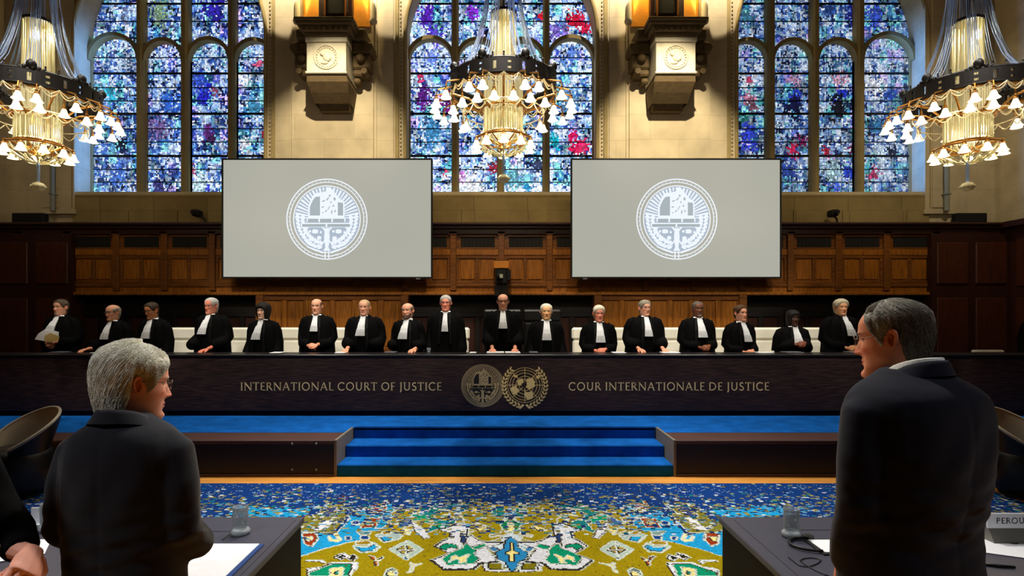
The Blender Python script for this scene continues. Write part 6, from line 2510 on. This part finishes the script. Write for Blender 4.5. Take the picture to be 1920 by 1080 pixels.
def suit_for(o, m, bs=1.0, arms=None, hump=0.0, shirt=True, trousers=True, voxel=.010):
    """jacket as one continuous surface over torso and sleeves, collar, shirt collar, trousers and shoes"""
    M, cz, rt = o['M'], o['cz'] + o.get('lift', 0), o['rt']
    I = Matrix.Identity(4)
    q = MB()
    prof = [(-.050, .078, .070, .086, .95), (-.064, .092, .078, .098, .95), (-.082, .124, .088, .108 + hump * .3, .9), (-.103, .158, .102, .124 + hump * .6, .85), (-.132, .184, .114, .136 + hump, .8), (-.18, .200, .126, .144 + hump, .8),
            (-.30, .204, .140, .150 + hump, .8), (-.42, .198, .146, .146 + hump * .7, .8), (-.55, .194, .146, .140, .8), (-.68, .200, .148, .148, .8), (-.80, .210, .15, .156, .8), (-.90, .216, .152, .160, .8)]
    q.loft([sup_ring(I, 0, 0, cz + dz, w * bs, f, b, 40, e) for dz, w, f, b, e in prof])
    # default arms: elbows slightly out, hands in front
    for sd in (-1, 1):
        if arms and arms.get(sd):
            path, rad = arms[sd]
        else:
            path = [(.130 * sd * bs, 0, -.148), (.172 * sd * bs, 0, -.180), (.198 * sd * bs, .015, -.29), (.210 * sd * bs, .02, -.44), (.205 * sd * bs, -.10, -.54), (.12 * sd, -.24, -.58)]
            rad = [.058, .068, .068, .064, .058, .048]
        q.tube([Vector((p[0], p[1], cz + p[2])) for p in path], rad, 20)
    e = evaluated(q, voxel, 10, .6)
    P = np.array(e.v)
    x, y, z = P[:, 0], P[:, 1], P[:, 2] - cz
    back = smooth01((y - .03) / .05)
    P[:, 1] -= .004 * np.exp(-(x / .005) ** 2) * back * (z < -.07)          # centre back seam
    for sd in (-1, 1):
        dd = np.abs(x) - (.150 * bs + .06 * np.clip(-z - .14, 0, .2))
        P[:, 1] -= .0015 * np.exp(-(dd / .008) ** 2) * back * (z < -.11) * (z > -.34)
    # soft folds at the elbows and the small of the back
    fold = np.sin(z * 95 + x * 20) * .0022 * np.exp(-((z + .47) / .12) ** 2) + np.sin(z * 60 - x * 34) * .0022 * back * np.exp(-((z + .55) / .2) ** 2)
    fold += np.sin(x * 46 + z * 22) * .0028 * back * np.exp(-((z + .28) / .1) ** 2)
    P[:, 1] += fold
    P[:, 0] += fold * np.sign(x) * .8 * (np.abs(x) > .2)
    A = np.array(M)
    P = P @ A[:3, :3].T + A[:3, 3]
    e.v = [tuple(p) for p in P]
    e.build('jacket', m, rt, smooth=True, fix=False)
    # jacket collar, a folded band that rises at the nape
    q = MB()
    rows = []
    for (z, ex, tilt_) in ((-.085, .022, 1), (-.052, .014, 1), (-.040, .008, 1), (-.041, .001, 1), (-.085, .004, 1)):
        ring = []
        for k in range(40):
            a = 2 * PI * k / 40
            c, s_ = math.cos(a), math.sin(a)
            zz = z + .020 - .10 * ((1 - s_) / 2) ** 1.4
            w0 = np.interp(z, [-.105, -.075, -.04], [.105, .082, .070])
            ring.append(M @ Vector((c * (w0 + ex), .004 + s_ * ((.088 if s_ > 0 else .068) + ex), cz + zz)))
        rows.append(ring)
    q.loft(rows, cap=False)
    q.build('jacket_collar', m, rt, smooth=True)
    if shirt:
        q = MB()
        rows = []
        for (z, ex) in ((-.075, .006), (-.029, .0015), (-.027, -.002), (-.075, .0)):
            ring = []
            for k in range(40):
                a = 2 * PI * k / 40
                c, s_ = math.cos(a), math.sin(a)
                zz = z + .014 - .075 * ((1 - s_) / 2) ** 1.4
                ring.append(M @ Vector((c * (.069 + ex + .1 * o.get('jowl', 0) * .06), .003 + s_ * ((.083 if s_ > 0 else .064) + ex), cz + zz)))
            rows.append(ring)
        q.loft(rows, cap=False)
        q.build('shirt_collar', SHIRT, rt, smooth=True)
    if trousers:
        for sd in (-1, 1):
            q = MB()
            q.loft([sup_ring(M, sd * .09, 0, z, w, w * 1.1, w * 1.1, 20, .9) for z, w in ((cz - .80, .105), (.70, .10), (.48, .078), (.25, .07), (.06, .072))])
            q.build('trouser_leg', m, rt, smooth=True)
            q = MB()
            q.loft([sup_ring(M, sd * .09, -.06, z, w, f, .11, 18, .8) for z, w, f in ((0, .05, .16), (.03, .052, .165), (.06, .045, .12), (.09, .04, .05))])
            q.build('shoe', BLACK, rt, smooth=True)


# left counsel, seen from behind, white hair, looking to the right
YL = 1.95
sL = FPX / YL
topL = CAMZ - (647 - VY) / sL
o = dict(label='man in a dark suit with thick white hair and glasses, back turned, left foreground', skin=(232, 166, 140), H=topL - .014, lift=.08, hxoff=.032, loc=(W(237, 0, YL).x, YL, 0), yaw=181, hyaw=-46, hpitch=8,
         hs=1.06, res=(128, 120), earres=16, hairkind='long_full', hair=(240, 236, 220), hair2=(222, 214, 190), hairthick=.017, hairback=.9, strands=5200, strandlen=.06, glasses='metal', fine=1, wide=1.0, jowl=.5,
         brow=(210, 200, 185), hfwd=-.06, hand_fn=None)
o['hand_fn'] = clasped((0, -.30), 1.02, .006)
make_person(o)
suit_for(o, SUIT_L, .95, shirt=False)

# right counsel, navy suit, dark grey hair, looking to the left
YR = 1.75
sR = FPX / YR
topR = CAMZ - (559 - VY) / sR


def side_hand(M, o):
    q = MB()
    a = hand_shape(M, (.160, -.095, 1.015), (-.25, -.45, -.85), (.55, -.75, .2), 1, .45, 1.1)
    q.add(a.v, a.f)
    b = hand_shape(M, (-.12, -.22, 1.02), (.5, -.6, -.5), (-.3, -.7, .5), 1, .5, 1.05)
    q.add(b.v, b.f)
    q.tube([M @ Vector((.160, -.095, 1.015)), M @ Vector((.170, -.085, 1.06))], [.027, .030], 10)
    q.tube([M @ Vector((-.12, -.22, 1.02)), M @ Vector((-.16, -.15, 1.06))], [.027, .03], 10)
    return evaluated(q, .004, 2)


def hmapR(Z, T):
    a = np.abs(T)
    return np.clip(.95 * smooth01((Z - .165) / .05) + .85 * np.exp(-((a - 1.35) / .28) ** 2) * (Z < .2) + .15 + .5 * smooth01((a - 2.5) / .4) * smooth01((Z - .1) / .08), 0, 1)


o = dict(label='heavy man in a navy suit with dark grey hair, back turned, looking left, right foreground', skin=(222, 146, 110), H=topR - .006, lift=.085, loc=(W(1706, 0, YR).x, YR, 0), yaw=198, hyaw=27, hpitch=8, hxoff=-.058,
         hs=1.02, res=(128, 120), earres=16, hairkind='receding', hair=(74, 68, 58), hair2=(192, 188, 176), hairthick=.007, hairback=.35, strands=4200, strandlen=.028, jowl=1.3, wide=1.02,
         brow=(110, 100, 88), glasses='metal', fine=1, hfwd=-.07, hairmap=hmapR)
o['hand_fn'] = side_hand
make_person(o)
armR = {1: ([(.135, 0, -.150), (.178, 0, -.19), (.208, .01, -.32), (.222, .01, -.46), (.205, -.04, -.58), (.168, -.085, -.67)], [.060, .072, .070, .062, .052, .044])}
suit_for(o, SUIT_R, 1.12, armR, hump=.035)

# person cut by the left edge: dark suit, clasped hands in the light
YE = 1.6
xe = W(-176, 0, YE).x
hxw, hzw = W(52, 0, YE).x, W(0, 1068, YE).z
o = dict(label='person in a black suit cut by the left photo edge, pale hands clasped in front', skin=(242, 182, 160), H=1.78, loc=(xe, YE - .02, 0), yaw=96, res=(64, 56), hairkind='full', hair=(60, 50, 40))
o['hand_fn'] = clasped((.0, -(hxw - xe) - .0), hzw, .0032, .3, 1.1)
make_person(o)
hl = -(hxw - xe)
czl = o['cz']
armE = {sd: ([(.175 * sd, 0, -.150), (.225 * sd, 0, -.185), (.250 * sd, -.03, -.30), (.235 * sd, -.08, hzw - czl + .10), (.16 * sd, hl * .55, hzw - czl + .04), (.085 * sd, hl + .085, hzw - czl + .015)], [.062, .073, .070, .064, .058, .046]) for sd in (-1, 1)}
suit_for(o, SUIT_D, 1.0, armE)
q = MB()
for sd in (-1,):
    p0 = o['M'] @ Vector((.078 * sd, hl + .075, hzw + .012))
    p1 = o['M'] @ Vector((.070 * sd, hl + .060, hzw + .012))
    q.tube([p0, p1], [.036, .036], 14)
q.build('shirt_cuff', SHIRT, o['rt'])

# person in dark red, cut by the right edge, beyond the right table
xr = W(2016, 0, 3.25).x
o = dict(label='person in a dark red jacket at the right photo edge, beyond the name card', skin=(200, 140, 110), H=1.66, loc=(xr, 3.25, .0125), yaw=20, res=(58, 52), hairkind='bob', hair=(20, 16, 14), hairthick=.02)
o['hand_fn'] = clasped((0, -.26), .95, .007)
make_person(o)
suit_for(o, mat('dark_red_wool', (120, 14, 18), .8, bump=.2, bscale=200), .98)

# ------------------------------------------------------------------ the two counsel tables
TZ = .753
TABM = mat('grey_violet_laminate', (62, 62, 76), .38, spec=.45, var=.06, vscale=12)
TABD = mat('table_black_panel', (7, 6, 6), .6, spec=.2)


def table(x0, x1, lab, seams):
    rt = thing('counsel_table', lab, 'table', ((x0 + x1) / 2, 2.5, 0))
    q = MB()
    q.bbox(x0, x1, 2.12, 2.90, TZ - .032, TZ, .004)
    q.build('tabletop', TABM, rt)
    q = MB()
    for (a, b, c, d) in seams:
        q.box(a, b, c, d, TZ, TZ + .0012)
    q.build('cable_flap', mat('seam_dark', (20, 20, 26), .5), rt)
    for xa in (x0 + .01, x1 - .05):
        q = MB()
        q.bbox(xa, xa + .04, 2.14, 2.88, .0, TZ - .032, .004)
        q.build('end_panel', TABD, rt)
    q = MB()
    q.bbox(x0 + .05, x1 - .05, 2.82, 2.86, .12, TZ - .032, .004)
    q.build('front_panel', TABD, rt)
    return rt


xl = W(571, 0, 2.90).x
xr_ = W(1347.5, 0, 2.90).x
table(-4.2, xl, 'dark grey table in the left foreground, beside the white haired man', [(-1.75, -1.29, 2.70, 2.705), (-1.75, -1.745, 2.60, 2.70), (-1.29, -1.285, 2.60, 2.70), (xl - .03, xl - .028, 2.14, 2.86)])
table(xr_, 4.2, 'dark grey table in the right foreground, beside the man in the navy suit', [(1.46, 1.9, 2.72, 2.725), (xr_ + .06, xr_ + .062, 2.14, 2.86), (2.2, 2.9, 2.76, 2.765)])


def tumbler(x, y, lab):
    rt = thing('water_glass', lab, 'glass', (x, y, TZ), 0, 'water glasses on the counsel tables')
    q = MB()
    q.lathe([(.0, .001), (.034, .001), (.042, .004), (.045, .012), (.043, .022), (.035, .028), (.033, .034), (.036, .132), (.0345, .133), (.0315, .036), (.0, .032)], (x, y, TZ), 28, cap=False)
    q.build('glass_body', clear_mat(), rt, smooth=True)
    q = MB()
    q.lathe([(.0, .0005), (.030, .0005), (.040, .003), (.0435, .012), (.041, .021), (.033, .027), (.0, .027)], (x, y, TZ), 28, cap=False)
    q.build('glass_base', clear_mat('thick_glass', .55), rt, smooth=True)


def on_table(px, py):
    Y = (CAMZ - TZ) * FPX / (py - VY)
    return W(px, 0, Y).x, Y


for (px, py, lab) in ((451, 1001, 'water glass on the left table, right of the white haired man'), (91, 994, 'water glass on the left table near the left photo edge'), (1484, 1006, 'water glass on the right table, left of the man in the navy suit')):
    x, y = on_table(px, py)
    tumbler(x, y, lab)

PAPER = mat('bright_paper', (244, 246, 252), .6)
q = MB()
q.bbox(-1.315, -1.070, 2.22, 2.545, TZ, TZ + .006, .002)
tag(q.build('blue_folder', mat('blue_cover', (18, 62, 130), .5)), 'blue folder under the white sheet on the left table', 'folder')
q = MB()
q.box(-1.305, -1.090, 2.225, 2.54, TZ + .006, TZ + .0085)
tag(q.build('white_sheet', PAPER), 'large white sheet on the blue folder, left table', 'paper')
q = MB()
q.box(-1.64, -1.415, 2.25, 2.545, TZ, TZ + .003)
tag(q.build('white_sheet', PAPER), 'white sheet half hidden behind the white haired man, left table', 'paper')


def sheet(cx, cy, w, h, rz, lab, z=TZ, t=.0025):
    q = MB()
    q.box(-w / 2, w / 2, -h / 2, h / 2, 0, t)
    q.xform(Matrix.Translation((cx, cy, z)) @ Matrix.Rotation(rz, 4, 'Z'))
    return tag(q.build('white_sheet', PAPER), lab, 'paper')


sheet(-2.17, 2.52, .21, .16, .1, 'short white sheet on the left table beside the clasped hands')
sheet(-2.13, 2.44, .25, .15, .55, 'tilted white sheet lying over another near the clasped hands', TZ + .003)
x, y = on_table(1900, 1034)
sheet(x + .06, y, .36, .20, -.42, 'wide white sheet on the right table before the name card', TZ + .0014)
# name cards
rt = thing('name_card', 'white name card reading PEROU on the right table', 'sign', (2.5, 2.62, TZ))
x0, y0 = on_table(1846, 1012)
x0 += .0
q = MB()
q.add([(x0, y0 - .055, TZ), (x0 + .34, y0 - .055, TZ), (x0 + .34, y0 - .02, TZ + .066), (x0, y0 - .02, TZ + .066), (x0, y0 + .05, TZ), (x0 + .34, y0 + .05, TZ)],
      [(0, 1, 2, 3), (3, 2, 5, 4), (0, 3, 4), (1, 5, 2), (0, 4, 5, 1)])
q.build('card_holder', mat('grey_holder', (120, 118, 112), .5), rt)
q = MB()
q.box(x0 - .005, x0 + .345, y0 - .022, y0 - .016, TZ + .062, TZ + .130)
q.build('white_card', PAPER, rt)
q = MB()
text_mesh(q, 'PEROU', x0 + .035, x0 + .165, TZ + .084, .026, y0 - .0225, .001)
q.build('card_lettering', mat('black_ink', (30, 30, 34), .6), rt, fix=False)
rt = thing('name_card', 'white name card behind the water glass near the left photo edge', 'sign', (-2.3, 2.8, TZ))
q = MB()
q.box(-2.36, -2.19, 2.82, 2.826, TZ, TZ + .075)
q.box(-2.36, -2.19, 2.78, 2.83, TZ, TZ + .004)
q.build('white_card', PAPER, rt)
# notepad with black cover, headset and cable on the right table
x, y = on_table(1533, 1024)
q = MB()
q.bbox(x - .03, x + .20, y - .10, y + .065, TZ, TZ + .008, .002)
q.box(x - .015, x + .19, y - .085, y + .05, TZ + .008, TZ + .0095, 1)
tag(q.build('notepad', [BLACK, PAPER]), 'white notepad in a black cover beside the navy suited man', 'notepad')
rt = thing('headset', 'black headset with an earpiece lying on the right table', 'headset', (x, y, TZ))
q = MB()
q.tube([(x - .02 + .085 * math.cos(a) * 1.2, y + .0 + .075 * math.sin(a), TZ + .010) for a in [R(70 + 200 * k / 14) for k in range(15)]], .0065, 8)
q.build('headband', BLACK, rt, smooth=True)
q = MB()
q.lathe([(.018, 0), (.024, .004), (.024, .016), (.012, .02)], (x - .0, y + .078, TZ + .001), 16)
q.build('earpiece', BLACK, rt)
pts = [on_table(*p) for p in ((1478, 1046), (1486, 1052), (1500, 1062), (1520, 1063), (1540, 1052), (1520, 1047), (1500, 1052), (1520, 1066), (1545, 1078), (1562, 1084))]
fine = []
for i in range(len(pts) - 1):
    for t in (0, .5):
        a = Vector(pts[max(0, i - 1)]) if i else Vector(pts[0])
        p0_, p1_, p2_, p3_ = Vector(pts[max(0, i - 1)]), Vector(pts[i]), Vector(pts[i + 1]), Vector(pts[min(len(pts) - 1, i + 2)])
        v = .5 * (2 * p1_ + (p2_ - p0_) * t + (2 * p0_ - 5 * p1_ + 4 * p2_ - p3_) * t * t + (-p0_ + 3 * p1_ - 3 * p2_ + p3_) * t ** 3)
        fine.append((v.x, v.y, TZ + .003))
q = MB()
q.tube(fine, .0022, 6)
tag(q.build('thin_cable', BLACK, smooth=True), 'thin black cable curled on the right table', 'cable')
x, y = on_table(1857, 1002)
rt = thing('earphone', 'small coiled earphone with a yellow clip beside the name card', 'earphone', (x, y - .08, TZ))
q = MB()
q.tube([(x + .01 + .028 * math.cos(2 * PI * k / 20), y - .09 + .03 * math.sin(2 * PI * k / 20), TZ + .004) for k in range(20)], .003, 6, closed=True)
q.build('wire_coil', BLACK, rt)
q = MB()
q.bbox(x - .022, x + .018, y - .10, y - .085, TZ, TZ + .016, .003)
q.build('clip', mat('yellow_clip', (190, 160, 60), .5), rt)
x, y = on_table(1872, 1064)
q = MB()
q.tube([(x - .05, y + .02, TZ + .006), (x, y, TZ + .007), (x + .06, y - .01, TZ + .006)], [.006, .007, .005], 8)
tag(q.build('black_pen', BLACK, smooth=True), 'black pen on the right table below the white sheet', 'pen')

# ------------------------------------------------------------------ tub chairs by the dais
TUBI = mat('taupe_shell', (186, 172, 154), .6)
TUBR = mat('pale_rim', (170, 160, 144), .5)


def tub_chair(cx, cy, sgn, lab, rot=62):
    """open towards the side given by sgn (-1 left)"""
    rt = thing('tub_chair', lab, 'chair', (cx, cy, 0), 0, 'tub chairs before the dais')
    n = 28
    inner, outer, rim = MB(), MB(), MB()
    rows_i, rows_o, top = [], [], []
    for k in range(n + 1):
        a = R(-128 + 256 * k / n)         # 0 is the back of the shell
        c, s_ = math.cos(a), math.sin(a)
        ht = .47 + .35 * (max(0, math.cos(a * .62)) ** 1.6)
        flare = 1 + .14 * (ht - .5)
        def P(r_, z):
            f = .78 + .30 * smooth_s((z - .35) / .45)
            u_, v_ = c * r_ * f, s_ * r_ * 1.08 * f
            cr_, sr_ = math.cos(R(rot)), math.sin(R(rot))
            return (cx - sgn * (u_ * cr_ - v_ * sr_), cy + u_ * sr_ + v_ * cr_, z)
        rows_i.append([P(.285, .40), P(.29, .50), P(.292, ht - .08), P(.295, ht)])
        rows_o.append([P(.30, .36), P(.315, .48), P(.32, ht - .08), P(.318, ht)])
        top.append(P(.307, ht + .002))
    vs = [p for r_ in rows_i for p in r_]
    inner.add(vs, [(i * 4 + j, (i + 1) * 4 + j, (i + 1) * 4 + j + 1, i * 4 + j + 1) for i in range(n) for j in range(3)])
    rt.location.z = .0125
    inner.build('inner_shell', TUBI, rt, smooth=True)
    vs = [p for r_ in rows_o for p in r_]
    outer.add(vs, [(i * 4 + j, (i + 1) * 4 + j, (i + 1) * 4 + j + 1, i * 4 + j + 1) for i in range(n) for j in range(3)])
    outer.build('outer_shell', BLEATH, rt, smooth=True)
    rim.tube(top, .015, 8)
    rim.build('rim', TUBR, rt, smooth=True)
    q = MB()
    q.lathe([(.0, .04), (.25, .04), (.28, .10), (.285, .40), (.255, .46), (.0, .47)], (cx, cy, 0), 24, cap=False)
    q.build('seat', BLEATH, rt, smooth=True)
    q = MB()
    q.lathe([(.22, .0), (.22, .02), (.05, .04), (.04, .33)], (cx, cy, 0), 24)
    q.build('pedestal', BLACK, rt, smooth=True)
    return rt


def smooth_s(t):
    t = max(0, min(1, t))
    return t * t * (3 - 2 * t)


YT = 5.55
tub_chair(W(32, 0, YT).x, YT, -1, 'tub chair with a taupe inside and black outside at the left edge before the dais')
tub_chair(W(1926, 0, YT).x, YT, 1, 'tub chair with a taupe inside at the right edge behind the navy suited man')
